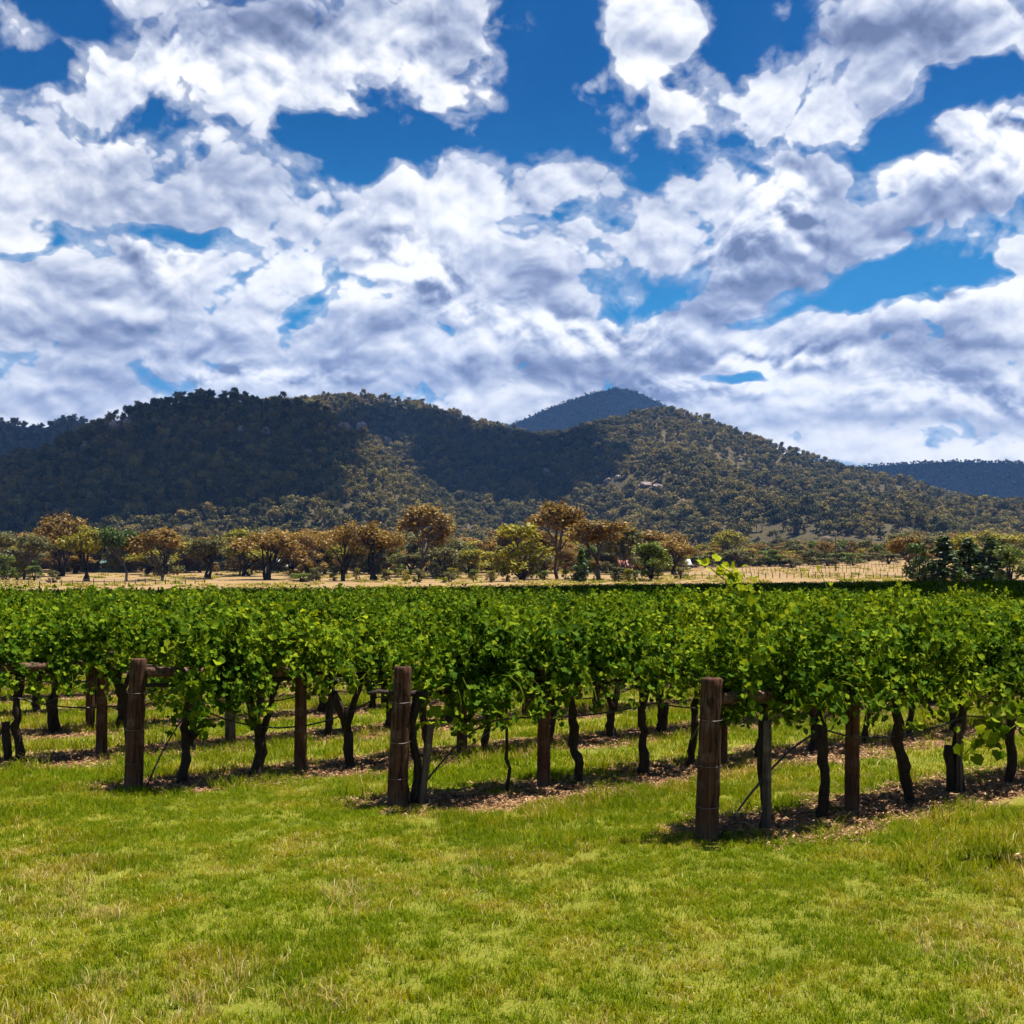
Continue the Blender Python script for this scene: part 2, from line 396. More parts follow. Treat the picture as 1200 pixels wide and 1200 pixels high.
def bark(name, a, b, scale=(18, 18, 2.5), rough=.85, bs=.6, bd=.01):
    m, t, out = newmat(name)
    tc = node(t, 'ShaderNodeTexCoord'); o = S(t, tc.outputs['Object'])
    st = S(t, vmath(t, 'MULTIPLY', o, scale).outputs[0])
    n1 = noise(t, st, 1.6, 6, .6); n2 = noise(t, o, 3.0, 4, .6)
    c = ramp((n1 * .75 + n2 * .45 - .12).clamp(), [(.25, a), (.5, tuple((x + y) / 2 for x, y in zip(a, b))), (.75, b)])
    finish(t, out, c, rough, bump(t, n1, bs, bd), .2)
    return m
M['vine_bark'] = bark('vine_bark', (.010, .007, .005), (.055, .038, .027), (26, 26, 5), bs=1.0, bd=.02)
M['gum_bark'] = bark('gum_bark', (.035, .026, .022), (.16, .13, .11), (2, 2, .5), bd=.05)
M['gum_bark_dark'] = bark('gum_bark_dark', (.012, .010, .009), (.05, .04, .035), (2, 2, .5), bd=.05)

def post_wood(name, a, b, crack, grey):
    m, t, out = newmat(name)
    tc = node(t, 'ShaderNodeTexCoord'); o = S(t, tc.outputs['Object'])
    st = S(t, vmath(t, 'MULTIPLY', o, (30, 30, 1.6)).outputs[0])
    g = noise(t, st, 1.3, 7, .65)
    cr = noise(t, S(t, vmath(t, 'MULTIPLY', o, (22, 22, .9)).outputs[0]), 1.0, 3, .5, dist=.3)
    crk = sstep((cr - .5).fn('ABSOLUTE'), .028, .0)
    blot = noise(t, o, 5.0, 5, .6)
    c = ramp(g, [(.3, a), (.7, b)])
    c = mixc(t, sstep(blot, .50, .72), c, grey)
    sx = node(t, 'ShaderNodeSeparateXYZ'); t.links.new(o.k, sx.inputs[0]); z = S(t, sx.outputs[2])
    c = mixc(t, sstep(z + (blot - .5) * .3, .22, .02) * .6, c, (.10, .07, .045))      # soil splashed on the foot
    c = mixc(t, crk * .9, c, crack)
    finish(t, out, c, .85, bump(t, g * .6 - crk * 1.5, .8, .008), .2)
    return m
M['post'] = post_wood('old_post_timber', (.034, .014, .007), (.115, .048, .024), (.006, .004, .003), (.15, .092, .065))
M['rail'] = post_wood('old_rail_timber', (.07, .036, .022), (.19, .10, .065), (.02, .01, .01), (.24, .15, .11))
M['stake'] = post_wood('weathered_stake', (.045, .033, .024), (.14, .10, .075), (.02, .014, .01), (.20, .155, .12))
def plain(name, col, rough=.5, spec=.4, metal=0.0):
    m, t, out = newmat(name)
    n = noise(t, pos(t), 2.3, 4, .6)
    c = ramp(n, [(.3, tuple(x * .82 for x in col)), (.7, tuple(min(1, x * 1.12) for x in col))])
    p = node(t, 'ShaderNodeBsdfPrincipled', {'Base Color': c, 'Roughness': rough, 'Specular IOR Level': spec, 'Metallic': metal})
    t.links.new(p.outputs[0], out.inputs['Surface']); return m
M['hose'] = plain('black_pipe', (.012, .012, .013), .45, .5)
M['wire'] = plain('galvanised_wire', (.16, .14, .13), .5, .5, .7)

# ---- ground
ROWD = Vector((.8, .6, 0)); ROWN = Vector((-.6, .8, 0))
OFF0, PITCH, NROWS = 6.97, 2.6, 41
def row_start(k):
    real = {-1: (4.40, 8.55), 0: (1.617, 9.93), 1: (-1.095, 11.36), 2: (-3.9, 12.29), 3: (-6.66, 13.47)}
    if k in real: return real[k]
    return (-6.66 - (k - 3) * 2.76, 13.47 + (k - 3) * 1.18)
def strip_mask_np(x, y):
    o = -.6 * x + .8 * y; s = .8 * x + .6 * y
    f = (o - OFF0) / PITCH + .5; d = np.abs(f - np.floor(f) - .5) * PITCH
    n = fbm(x * 1.3, y * 1.3, 11, 3)
    m = ss(.68, .42, d + n * .7) * ss(-.25, .25, s - (7.25 - .59 * (o - 6.97)) + n)
    return m * (o > 3.0) * (o < OFF0 + PITCH * (NROWS - 1) + 1)

def ground_mat():
    m, t, out = newmat('valley_ground')
    p = pos(t); sx = node(t, 'ShaderNodeSeparateXYZ'); t.links.new(p.k, sx.inputs[0])
    X, Y, Z = (S(t, sx.outputs[i]) for i in range(3))
    o = X * -.6 + Y * .8; s = X * .8 + Y * .6
    f = (o - OFF0) / PITCH + .5
    d = (f.fn('FRACT') - .5).fn('ABSOLUTE') * PITCH
    n = noise(t, p, 1.5, 5, .65) - .5
    start = (o - 6.97) * -.59 + 7.25
    strip = sstep(d + n * .8, .68, .42) * sstep(s - start + n, -.25, .25)
    n_big = noise(t, p, .35, 4, .6); n_mid = noise(t, p, 2.2, 5, .65); n_fine = noise(t, p, 38, 4, .7)
    green = ramp((n_big * .6 + n_mid * .5 - .05).clamp(), [(.25, (.065, .095, .005)), (.5, (.130, .148, .007)), (.8, (.23, .20, .02))])
    green = mixc(t, sstep(n_fine, .42, .70) * .75, green, (.20, .155, .05))
    green = mixc(t, sstep(n_fine, .50, .30) * .7, green, (.022, .030, .004))
    straw = ramp(n_fine * .6 + n_mid * .4, [(.3, (.09, .042, .018)), (.5, (.21, .11, .052)), (.72, (.40, .25, .13))])
    near = mixc(t, strip, green, straw)
    tanc = ramp(noise(t, S(t, vmath(t, 'MULTIPLY', p, (1, 2.5, 1)).outputs[0]), .05, 6, .65), [(.3, (.14, .088, .038)), (.5, (.25, .165, .078)), (.62, (.19, .125, .055)), (.78, (.17, .13, .042))])
    tanc = mixc(t, sstep(noise(t, p, .02, 4, .6), .52, .66) * .5, tanc, (.16, .14, .05))
    last = OFF0 + PITCH * (NROWS - 1) + 2.0
    wob = n * 2.0
    dry = sstep(o + wob, last, last + 2.5)
    c = mixc(t, dry, near, tanc)
    finish(t, out, c, .95, bump(t, n_fine * .7 + n_mid, .7, .04), .1)
    return m
M['ground'] = ground_mat()
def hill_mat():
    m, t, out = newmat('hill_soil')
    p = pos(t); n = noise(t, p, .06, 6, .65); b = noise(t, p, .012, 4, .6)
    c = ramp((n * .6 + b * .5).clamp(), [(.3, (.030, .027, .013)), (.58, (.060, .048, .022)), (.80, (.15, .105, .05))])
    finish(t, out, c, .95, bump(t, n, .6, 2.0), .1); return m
M['hill'] = hill_mat()
def rock_mat():
    m, t, out = newmat('granite')
    p = pos(t); n = noise(t, p, .35, 6, .65)
    c = ramp(n, [(.3, (.10, .075, .065)), (.5, (.26, .20, .17)), (.7, (.42, .33, .28))])
    finish(t, out, c, .9, bump(t, n, .8, .6), .1); return m
M['rock'] = rock_mat()

# ------------------------------------------------------------------ the valley floor: one sheet out to the horizon
def build_ground():
    ys = np.concatenate([[-60, -20, -6, 0, 2], np.arange(4, 60, .6), np.geomspace(60, 700, 110), np.geomspace(740, 9000, 30)])
    us = np.concatenate([-np.geomspace(60, 1.4, 14), np.linspace(-1.2, 1.2, 170), np.geomspace(1.4, 60, 14)])
    Y, U = np.meshgrid(ys, us, indexing='ij'); X = U * (np.maximum(Y, 0) * .62 + 4.0)
    X = np.clip(X, -9000, 9000)
    Zg = gz(X, Y); n, m = Y.shape
    v = np.stack([X, Y, Zg], -1).reshape(-1, 3)
    i = np.arange(n - 1)[:, None] * m; j = np.arange(m - 1)[None]
    q = np.stack([i + j, i + j + 1, i + j + 1 + m, i + j + m], -1).reshape(-1, 4)
    o = link('ground', mesh_np('ground', v, [q], [M['ground']], True)); tag(o, kind='structure')
build_ground()

# ------------------------------------------------------------------ hills
class Hill:
    """A ridge at depth R whose crest follows a measured skyline, falling to a foot nearer the camera and away behind."""
    def __init__(s, R, foot, prof, amp, seed, back=500, power=1.0):
        s.R, s.foot, s.amp, s.seed, s.back, s.power = R, foot, amp, seed, back, power
        s.px = [a for a, b in prof]; s.py = [b for a, b in prof]
    def z(s, x, y):
        x, y = np.asarray(x, float), np.asarray(y, float)
        px = 600 + FPX * x / np.maximum(y, 1)
        foot = np.interp(px, *zip(*s.foot)) if not np.isscalar(s.foot) else s.foot
        zr = EYE + (HOR - np.interp(px, s.px, s.py)) / FPX * s.R
        zf = gz(x, np.full_like(x, 1.0) * foot) - 3
        t = (y - foot) / (s.R - foot)
        up = np.clip(t, -.3, 1) ; up = np.where(up > 0, up ** s.power, up)
        z = zf + (zr - zf) * up
        dn = np.clip((y - s.R) / s.back, 0, 1)
        z = np.where(t > 1, zr - (zr + 10) * dn * dn * (3 - 2 * dn) * 1.0, z)
        mid = np.clip(4 * np.clip(t, 0, 1) * (1 - np.clip(t, 0, 1)), 0, 1)
        L = s.R / 1000.0
        rid = 1 - np.abs(fbm(x / (170 * L) + s.seed, y / (420 * L), s.seed, 3)) * 5
        z = z + mid * s.amp * (rid - .4 + fbm(x / (60 * L), y / (60 * L), s.seed + 9, 4) * 1.6)
        return z
    def build(s, name, x0, x1, nx=220, ny=90):
        pxs = np.linspace(x0, x1, nx); ts = np.linspace(-.12, 1.0, int(ny * .75)); tb = np.linspace(1.02, 1.0 + 1.0, ny - len(ts))
        V_ = []
        foot = np.interp(pxs, *zip(*s.foot)) if not np.isscalar(s.foot) else np.full(nx, s.foot)
        Y = np.concatenate([foot[None] + ts[:, None] * (s.R - foot)[None], np.repeat(s.R + (tb[:, None] - 1) * s.back, nx, 1)])
        X = (pxs[None] - 600) / FPX * Y
        Zz = s.z(X, Y); n, m = Y.shape
        v = np.stack([X, Y, Zz], -1).reshape(-1, 3)
        i = np.arange(n - 1)[:, None] * m; j = np.arange(m - 1)[None]
        q = np.stack([i + j, i + j + 1, i + j + 1 + m, i + j + m], -1).reshape(-1, 4)
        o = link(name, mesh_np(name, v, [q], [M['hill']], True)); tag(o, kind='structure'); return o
T_ = 9   # a tree's height in photo rows is left off each skyline: the wood stands on it
HA = Hill(850, 560, [(-900, 640), (-400, 600), (-60, 556), (0, 545), (60, 530), (100, 508), (150, 488), (200, 474), (240, 465), (300, 474), (350, 476), (395, 497), (430, 520), (470, 552), (510, 582), (560, 610), (610, 640), (660, 668), (720, 690), (2300, 700)], 9, 3)
HB = Hill(1180, [(200, 760), (600, 760), (800, 640), (1000, 560), (1300, 520)],
          [(-300, 620), (100, 520), (250, 480), (370, 472), (430, 468), (500, 480), (560, 499), (610, 512), (650, 515), (700, 502), (740, 490), (775, 486), (830, 497), (880, 517), (940, 540), (1000, 556), (1060, 570), (1110, 587), (1200, 603), (1500, 628), (2300, 660)], 16, 21, power=1.0)
HL = Hill(1500, 1000, [(-900, 470), (-200, 480), (0, 496), (50, 503), (68, 495), (80, 491), (95, 494), (130, 520), (300, 600), (500, 690), (2300, 700)], 10, 33)
HC = Hill(3000, 2300, [(-600, 640), (300, 600), (480, 560), (560, 514), (600, 498), (640, 480), (690, 462), (722, 455), (742, 458), (775, 473), (850, 520), (950, 560), (1100, 600), (1800, 660)], 14, 41)
HD = Hill(2500, 1900, [(500, 640), (800, 590), (940, 556), (1000, 548), (1060, 544), (1110, 541), (1200, 543), (1400, 548), (1700, 570), (2300, 620)], 12, 55)
HILLS = [HA, HB, HL, HC, HD]
HA.build('hill', -700, 760); HB.build('hill', 40, 2000, 300); HL.build('hill', -800, 400, 120, 60)
HC.build('hill', 100, 1300, 140, 60); HD.build('hill', 700, 2000, 140, 60)
def surf(x, y):
    z = gz(x, y)
    for h, a, b in ((HA, -700, 760), (HB, 40, 2000), (HL, -800, 400), (HC, 100, 1300), (HD, 700, 2000)):
        px = 600 + FPX * x / np.maximum(y, 1)
        hz = h.z(x, y); hz = np.where((px > a) & (px < b) & (y < h.R + 400), hz, -99); z = np.maximum(z, hz)
    return z
def hit(px, py, y0=150):
    """The point of the land that the photo's pixel shows."""
    ys = np.geomspace(y0, 5000, 3000); xs = (px - 600) / FPX * ys; zr = EYE + (HOR - py) / FPX * ys
    k = np.argmax(surf(xs, ys) > zr)
    return Vector((xs[k], ys[k], float(surf(xs[k:k + 1], ys[k:k + 1])[0])))

# ------------------------------------------------------------------ trees
def foliage_np(centres, radii, n_each, size, rg, flat=.75, up=.5):
    """Leafy tufts: many small bent leaf cards through a set of ellipsoids"""
    C_ = []; O_ = []
    for c, r in zip(centres, radii):
        k = max(3, int(n_each * (r / np.mean(radii)) ** 2))
        d = rg.normal(size=(k, 3)); d /= np.linalg.norm(d, axis=1)[:, None]
        rad = rg.rand(k) ** .45 * (1 + .25 * rg.normal(size=k) * .6)
        C_.append(np.asarray(c) + d * rad[:, None] * r * np.array([1, 1, flat])); O_.append(d)
    P = np.concatenate(C_); O = np.concatenate(O_); n = len(P)
    A, B, N = rand_rot(n, rg, up, O * .7)
    s = size * (.55 + .9 * rg.rand(n))[:, None]
    w = .62
    v = np.stack([P - A * s, P + B * s * w + N * s * .15, P + A * s, P - B * s * w + N * s * .15], 1).reshape(-1, 3)
    q = np.arange(n * 4).reshape(-1, 4)
    return v, q

def gum(seed, H=10.0, W=8.0, clear=.3, forks=4, lv=2, n_leaf=1500, size=.30, tufts=1.0, round_=.8, trunk_r=.03, multi=1):
    """A gum tree: tapered trunk, spreading limbs, separate tufts of leaves with gaps between. Returns trunk MB, crown arrays."""
    rg = np.random.RandomState(seed); mb = MB(); tips = []
    def limb(p, d, L, r, lvl):
        n = 5; path = [p]; dd = d.copy()
        for i in range(n):
            dd = dd + rg.normal(size=3) * .16 + np.array([0, 0, .05]); dd /= np.linalg.norm(dd)
            path.append(path[-1] + dd * L / n)
        mb.tube(path, np.linspace(r, r * .55, n + 1), 7 if lvl == 0 else 5, True, .15, rg.randint(9999))
        if lvl >= lv:
            tips.append(path[-1]); tips.append(path[-2] + rg.normal(size=3) * .03 * W); return
        k = forks if lvl == 0 else rg.randint(2, 4)
        a0 = rg.rand() * 6.28
        for j in range(k):
            a = a0 + j * 6.28 / k + rg.normal() * .3
            sp = (.45 + .35 * rg.rand()) * (W / H) * 1.25
            nd = dd * 1.0 + np.array([cos(a) * sp, sin(a) * sp, .1]); nd /= np.linalg.norm(nd)
            limb(path[-1 if j % 2 == 0 or lvl == 0 else -2], nd, L * (.62 + .25 * rg.rand()) if lvl else H * (.28 + .10 * rg.rand()), r * .58, lvl + 1)
    for m_ in range(multi):
        a = rg.rand() * 6.28; off = np.array([cos(a), sin(a), 0]) * (.04 * W if multi > 1 else 0)
        limb(off, np.array([cos(a) * .12 * (multi > 1) + rg.normal() * .05, sin(a) * .12 * (multi > 1) + rg.normal() * .05, 1.0]), H * clear, H * trunk_r, 0)
    tips = np.array(tips)
    # squeeze the limbs' ends into the crown's box
    cx = np.abs(tips[:, :2]).max(); k = (W * .44) / max(cx, .1); kz = (H * .93) / tips[:, 2].max()
    for v in mb.v: v[:, :2] *= k; v[:, 2] *= kz
    tips[:, :2] *= k; tips[:, 2] *= kz
    rad = W * (.10 + .07 * rg.rand(len(tips))) * tufts
    cv, cq = foliage_np(tips, rad, n_leaf / len(tips), size, rg)
    return mb, cv, cq

def shrub_form(seed, H=6.0, W=6.0, n_leaf=1500, size=.25, lumps=26):
    """Dense bushy tree, leaves down to the ground"""
    rg = np.random.RandomState(seed); mb = MB(); C_ = []
    for i in range(lumps):
        a = rg.rand() * 6.28; h = rg.rand() ** .8; r = W * .40 * sqrt(rg.rand()) * (1 - .75 * max(0, h - .35) ** 1.3) * (0.7 + .3 * min(1, h * 5))
        C_.append((cos(a) * r, sin(a) * r, H * (.10 + .80 * h)))
    for c in C_[:7]: mb.tube([(0, 0, 0), (c[0] * .3, c[1] * .3, c[2] * .45), c], [H * .022, H * .014, H * .006], 5, True, .1, i)
    cv, cq = foliage_np(C_, [W * (.11 + .07 * rg.rand()) for _ in C_], n_leaf / lumps, size, rg, .9)
    cv[:, 2] = np.maximum(cv[:, 2], .05)
    return mb, cv, cq
def column_form(seed, H=8.0, W=4.0, n_leaf=1700, size=.22):
    """Upright dense dark tree"""
    rg = np.random.RandomState(seed); mb = MB(); C_ = []; R_ = []
    for i in range(34):
        h = (i + rg.rand()) / 34; a = rg.rand() * 6.28; r = W * .30 * (1 - h ** 2.2) * sqrt(rg.rand()) * 1.1
        C_.append((cos(a) * r, sin(a) * r, H * (.07 + .88 * h))); R_.append(W * (.13 + .08 * rg.rand()) * (1.15 - .55 * h))
    mb.tube([(0, 0, 0), (0.05, 0, H * .5), (0, 0, H * .9)], [H * .025, H * .018, H * .005], 7, True, .1, seed)
    cv, cq = foliage_np(C_, R_, n_leaf / 34, size, rg, 1.15)
    cv[:, 2] = np.maximum(cv[:, 2], .05)
    return mb, cv, cq

TREEKIND = {}
def kind_of(nm, maker, mat, barkm):
    mb, cv, cq = maker
    TREEKIND[nm] = (mb.mesh('trunk_' + nm, M[barkm], True), {mm: mesh_np('crown_%s_%s' % (nm, mm), cv, [cq], [M[mm]]) for mm in mat})
for i, (mu, cl, fk) in enumerate([(1, .28, 5), (2, .22, 4), (1, .34, 6), (3, .2, 4), (1, .24, 5)]):
    kind_of('gum%d' % i, gum(100 + i, clear=cl, forks=fk, multi=mu, n_leaf=4000, size=.22, tufts=1.22), ['gum_brown', 'gum_yellow', 'gum_sage', 'gum_dark'], 'gum_bark_dark' if i % 2 else 'gum_bark')
for i in range(3):
    kind_of('shrub%d' % i, shrub_form(200 + i, 10, 8, 2400, .27), ['gum_brown', 'gum_yellow', 'gum_sage', 'gum_dark', 'bush_green'], 'gum_bark_dark')
for i in range(2):
    kind_of('column%d' % i, column_form(300 + i, 10, 5, 2400, .24), ['gum_dark', 'bush_green', 'gum_yellow'], 'gum_bark_dark')
def tree(kind, mat, px, base, top, width, dist, label, group='trees along the foot of the hills', name='gum_tree', cat='tree', rz=None):
    """px column, photo rows of foot and top, width in photo pixels, distance in metres"""
    x = (px - 600) / FPX * dist; z = g1(x, dist)
    H = (base - top) / FPX * dist; Wd = width / FPX * dist * (1.18 if kind.startswith('gum') else 1.08)
    w0 = 5.0 if kind.startswith('column') else 8.0
    H = max(1.0, EYE + (HOR - top) / FPX * dist - z)
    o = thing(name, label, cat, (x, dist, z), random.random() * 6.28 if rz is None else rz, group, (Wd / w0, Wd / w0, H / 10.0))
    tm, cm = TREEKIND[kind]
    link('trunk', tm, o); link('crown', cm[mat], o)
    return o

LINE = [ # kind, colour, px, foot, top, width, distance, label
 ('gum0', 'gum_sage', 28, 681, 626, 44, 262, 'sage green gum tree at the left edge of the tree line'),
 ('gum3', 'gum_brown', 72, 680, 603, 52, 285, 'tall rusty brown gum tree behind the yellow-green one at left'),
 ('gum1', 'gum_yellow', 101, 682, 615, 50, 250, 'yellow-green gum tree with two pale trunks in the left dry paddock'),
 ('gum2', 'gum_dark', 148, 682, 621, 44, 250, 'dark olive gum tree with a single black trunk in dry grass'),
 ('gum4', 'gum_brown', 190, 681, 620, 60, 252, 'broad brown gum tree between the two green-roofed sheds'),
 ('gum1', 'gum_sage', 243, 679, 627, 52, 262, 'grey-brown gum tree standing in front of the pale shed'),
 ('gum0', 'gum_yellow', 281, 677, 619, 36, 285, 'yellow-topped gum tree behind the round brown gum'),
 ('gum3', 'gum_brown', 313, 680, 620, 66, 256, 'round dense brown gum tree right of the yellow-topped one'),
 ('gum2', 'gum_brown', 372, 678, 626, 34, 270, 'small orange-brown gum tree left of the twin dark trunks'),
 ('gum3', 'gum_brown', 402, 682, 611, 46, 246, 'brown gum tree on twin black trunks near the vineyard end'),
 ('gum1', 'gum_brown', 438, 682, 610, 54, 248, 'spreading orange-brown gum tree with forked black trunk'),
 ('gum4', 'gum_brown', 492, 680, 594, 70, 275, 'tallest brown gum tree left of the yellow bushes'),
 ('shrub0', 'gum_sage', 520, 679, 640, 48, 262, 'grey-green bushy tree at the foot of the tallest brown gum'),
 ('shrub1', 'gum_yellow', 550, 679, 643, 42, 268, 'lime yellow bushy tree in the middle of the tree line'),
 ('shrub2', 'gum_yellow', 612, 682, 612, 74, 240, 'big yellow-green bushy gum tree with leaves to the ground'),
 ('gum2', 'gum_brown', 653, 681, 593, 66, 258, 'tallest rusty gum tree behind the big yellow-green one'),
 ('gum0', 'gum_brown', 702, 682, 609, 70, 240, 'brown and gold gum tree with one thick black trunk'),
 ('column0', 'gum_dark', 681, 681, 642, 26, 232, 'narrow dark green bush left of the thick black trunk'),
 ('shrub1', 'bush_green', 763, 681, 634, 56, 238, 'rounded green bushy tree right of the thick-trunked gum'),
 ('gum4', 'gum_sage', 735, 678, 618, 46, 290, 'grey-green gum tree behind the rounded green bush'),
 ('gum1', 'gum_brown', 790, 677, 630, 40, 280, 'small brown gum tree beside the white cottage'),
 ('shrub2', 'gum_dark', 1076, 677, 634, 34, 224, 'leftmost bush of the dark green clump at right'),
 ('column1', 'gum_dark', 1106, 677, 626, 54, 226, 'tall dark green tree standing left of the red car'),
 ('column0', 'gum_dark', 1136, 677, 630, 56, 236, 'dark green tree directly behind the red car'),
 ('column1', 'gum_dark', 1160, 677, 629, 58, 232, 'dark green tree right behind the red car in the clump'),
 ('shrub0', 'bush_green', 1184, 677, 636, 48, 220, 'brighter green rounded tree at the right end of the clump'),
 ('gum3', 'gum_yellow', 1122, 676, 625, 40, 255, 'olive gum tree rising behind the dark green clump'),
 ('gum0', 'gum_brown', 1068, 676, 628, 40, 268, 'brown gum tree behind the left end of the dark clump'),
]
for a in LINE: tree(*a)
# a looser belt behind, and low bushes; copies that nothing tells apart share a label
rg = random.Random(5)
NB = 190
for i in range(NB):
    px = -60 + 1320 * (i + rg.random()) / NB
    if 800 < px < 1060 and rg.random() < .8: continue
    d = rg.uniform(282, 400) + (60 if px > 800 else 0)
    top = rg.uniform(620, 650); w = rg.uniform(32, 58)
    k = rg.choice(['gum0', 'gum1', 'gum2', 'gum3', 'gum4', 'shrub0', 'shrub2'])
    m_ = rg.choice(['gum_brown', 'gum_sage', 'gum_yellow', 'gum_brown', 'gum_sage'])
    tree(k, m_, px, 0, top, w, d, 'gum tree in the loose belt behind the paddock trees', 'gum trees of the back belt')
for px, top, w in [(i_ * 27 + 15 * sin(i_ * 7.0), 668 + 4 * sin(i_ * 3.0), 15 + 6 * sin(i_ * 5.0)) for i_ in range(13, 30)] + [(20, 655, 30), (40, 662, 22), (8, 650, 26), (62, 668, 18), (475, 668, 12), (530, 665, 18), (575, 668, 16), (638, 668, 14), (725, 664, 24), (745, 668, 18), (352, 671, 34)]:
    tree(rg.choice(['shrub0', 'shrub1', 'shrub2']), rg.choice(['bush_green', 'gum_yellow', 'gum_sage']), px, 0, top, w, rg.uniform(225, 262), 'low green bush at the foot of the paddock trees', 'low bushes under the gum trees', 'bush', 'bush')
for i in range(13):
    px = 812 + i * 19 + rg.uniform(-6, 6)
    tree(rg.choice(['shrub0', 'shrub1', 'shrub2']), rg.choice(['gum_sage', 'bush_green', 'gum_sage']), px, 0, rg.uniform(642, 654), rg.uniform(28, 44), rg.uniform(335, 385), 'rounded sage green tree behind the far paddock posts', 'rounded trees behind the far paddock', 'tree', 'tree')

# scrub that fills the belt behind the trees
def scrub():
    rg = np.random.RandomState(88); n = 4400
    px = rg.uniform(-120, 1300, n); d = rg.uniform(296, 600, n); d = np.where(px < 350, np.maximum(d, 318), d); d = np.where(px > 800, rg.uniform(375, 620, n), d); x = (px - 600) / FPX * d
    keep = rg.rand(n) < .75 + fbm(x / 30, d / 30, 9, 3) * 1.6; px, d, x = px[keep], d[keep], x[keep]; n = len(x)
    ks = [TREEKIND[a][1][b] for a, b in (('shrub0', 'gum_sage'), ('shrub1', 'gum_yellow'), ('shrub2', 'gum_brown'), ('shrub0', 'bush_green'), ('gum0', 'gum_sage'), ('gum3', 'gum_brown'))]
    s = rg.uniform(.35, .85, n)
    instancer('scrub', ks, np.stack([x, d, gz(x, d)], 1), np.stack([0 * s, 0 * s, rg.rand(n) * 6.28], 1), np.stack([s, s, s * rg.uniform(.6, 1, n)], 1), rg.randint(0, len(ks), n), 'mixed olive and brown scrub behind the paddock trees')
scrub()

# pale granite outcrops
def rock_mesh(seed):
    bm = bmesh.new(); bmesh.ops.create_icosphere(bm, subdivisions=3, radius=1.0); rg = np.random.RandomState(seed)
    for v in bm.verts:
        p = v.co; f = float(fbm(np.array([p.x * 1.3 + seed]), np.array([p.y * 1.3 + p.z * 1.7]), seed, 3)[0])
        v.co *= 1 + f * 1.1; v.co.z = round(v.co.z * 4) / 4 * .5 + v.co.z * .3
    me = bpy.data.meshes.new('rock'); bm.to_mesh(me); bm.free(); me.materials.append(M['rock']); return me
rocks = [rock_mesh(i) for i in range(4)]
ROCKS = [(402, 502, 9, 3.5), (424, 504, 9, 4), (414, 509, 5, 2), (455, 520, 6, 4), (282, 505, 5, 3), (312, 508, 6, 3.5), (135, 500, 12, 4), (150, 496, 6, 3), (360, 530, 6, 1.8), (640, 556, 6, 3),
        (712, 566, 6, 3), (724, 562, 5, 2.5), (757, 570, 10, 2.5), (770, 572, 7, 2), (700, 560, 4, 2), (840, 517, 7, 1.6), (962, 571, 6, 1.8), (955, 640, 4, 2), (540, 625, 6, 3), (548, 621, 4, 2.5), (98, 523, 5, 3), (690, 530, 5, 2), (880, 560, 6, 1.8), (800, 590, 6, 2), (865, 540, 5, 1.6)]
ROCKAT = []
for i, (px, py, w, h) in enumerate(ROCKS):
    p = hit(px, py)
    k = p.y / FPX; ROCKAT.append((px, w, p.y))
    o = link('rock_outcrop', rocks[i % 4], None, (p.x, p.y, p.z + h * k * .4), i * 1.3, (w * k, w * k * .7, h * k * 2.1))
    tag(o, 'pale granite outcrop showing between the hillside trees', 'rock', 'pale rock outcrops on the hills')

# the woods on the hills: thousands of crowns that read as one mass
hill_kinds = []
for i in range(7):
    if i < 4: mb, cv, cq = gum(400 + i, clear=.14, forks=4, lv=1, n_leaf=460, size=.50, tufts=1.9, trunk_r=.02)
    else: mb, cv, cq = shrub_form(420 + i, 9, 8, 420, .55, 14)
    tv = np.concatenate(mb.v); tq = np.concatenate(mb.q)
    hill_kinds.append(mesh_np('hill_tree', np.concatenate([tv, cv]), [tq, cq + len(tv)], [M['gum_bark'], M['hill_leaf']], matidx=[0] * len(tq) + [1] * len(cq)))
def wood(name, label, hill, x0, x1, area_per, size, seed, t0=0.0, clear=None, t1=1.04):
    rg = np.random.RandomState(seed); pts = []
    footf = (lambda p: np.interp(p, *zip(*hill.foot))) if not np.isscalar(hill.foot) else (lambda p: np.full_like(p, hill.foot))
    depth = (hill.R - footf(np.array([(x0 + x1) / 2]))[0]) * (t1 - t0); width = (x1 - x0) / FPX * hill.R
    n = int(depth * width / area_per)
    px = x0 + (x1 - x0) * rg.rand(n); t = t0 + (t1 - t0) * rg.rand(n); f = footf(px)
    y = f + t * (hill.R - f); x = (px - 600) / FPX * y
    rk = np.ones(n)
    for (qx, qw, qy) in ROCKAT: rk = np.where((np.abs(px - qx) < qw * 1.1 + 2) & (y < qy + 4) & (y > qy - 26), 0.0, rk)
    den = .93 + fbm(x / 45, y / 45, seed, 3) * 1.6
    if clear is not None: den = den * clear(px, t, x, y)
    den = den * rk
    keep = rg.rand(n) < den; x, y, px, t = x[keep], y[keep], px[keep], t[keep]
    z = hill.z(x, y); ok = z > gz(x, y) - .5
    for h in HILLS:
        if h is hill: continue
        hz = np.where(h is HL, -99, h.z(x, y)) if False else None
    x, y, z = x[ok], y[ok], z[ok]; n = len(x)
    s = size * (.55 + .75 * rg.rand(n) ** 1.3)
    rot = np.stack([rg.normal(size=n) * .05, rg.normal(size=n) * .05, rg.rand(n) * 6.28], 1)
    scl = np.stack([s, s, s * (.8 + .4 * rg.rand(n))], 1)
    instancer(name, hill_kinds, np.stack([x, y, z - .3], 1), rot, scl, rg.randint(0, len(hill_kinds), n), label)
    return n
nA = wood('hillside_woodland', 'dark gum woodland covering the near left hill', HA, -560, 720, 20, .72, 1)
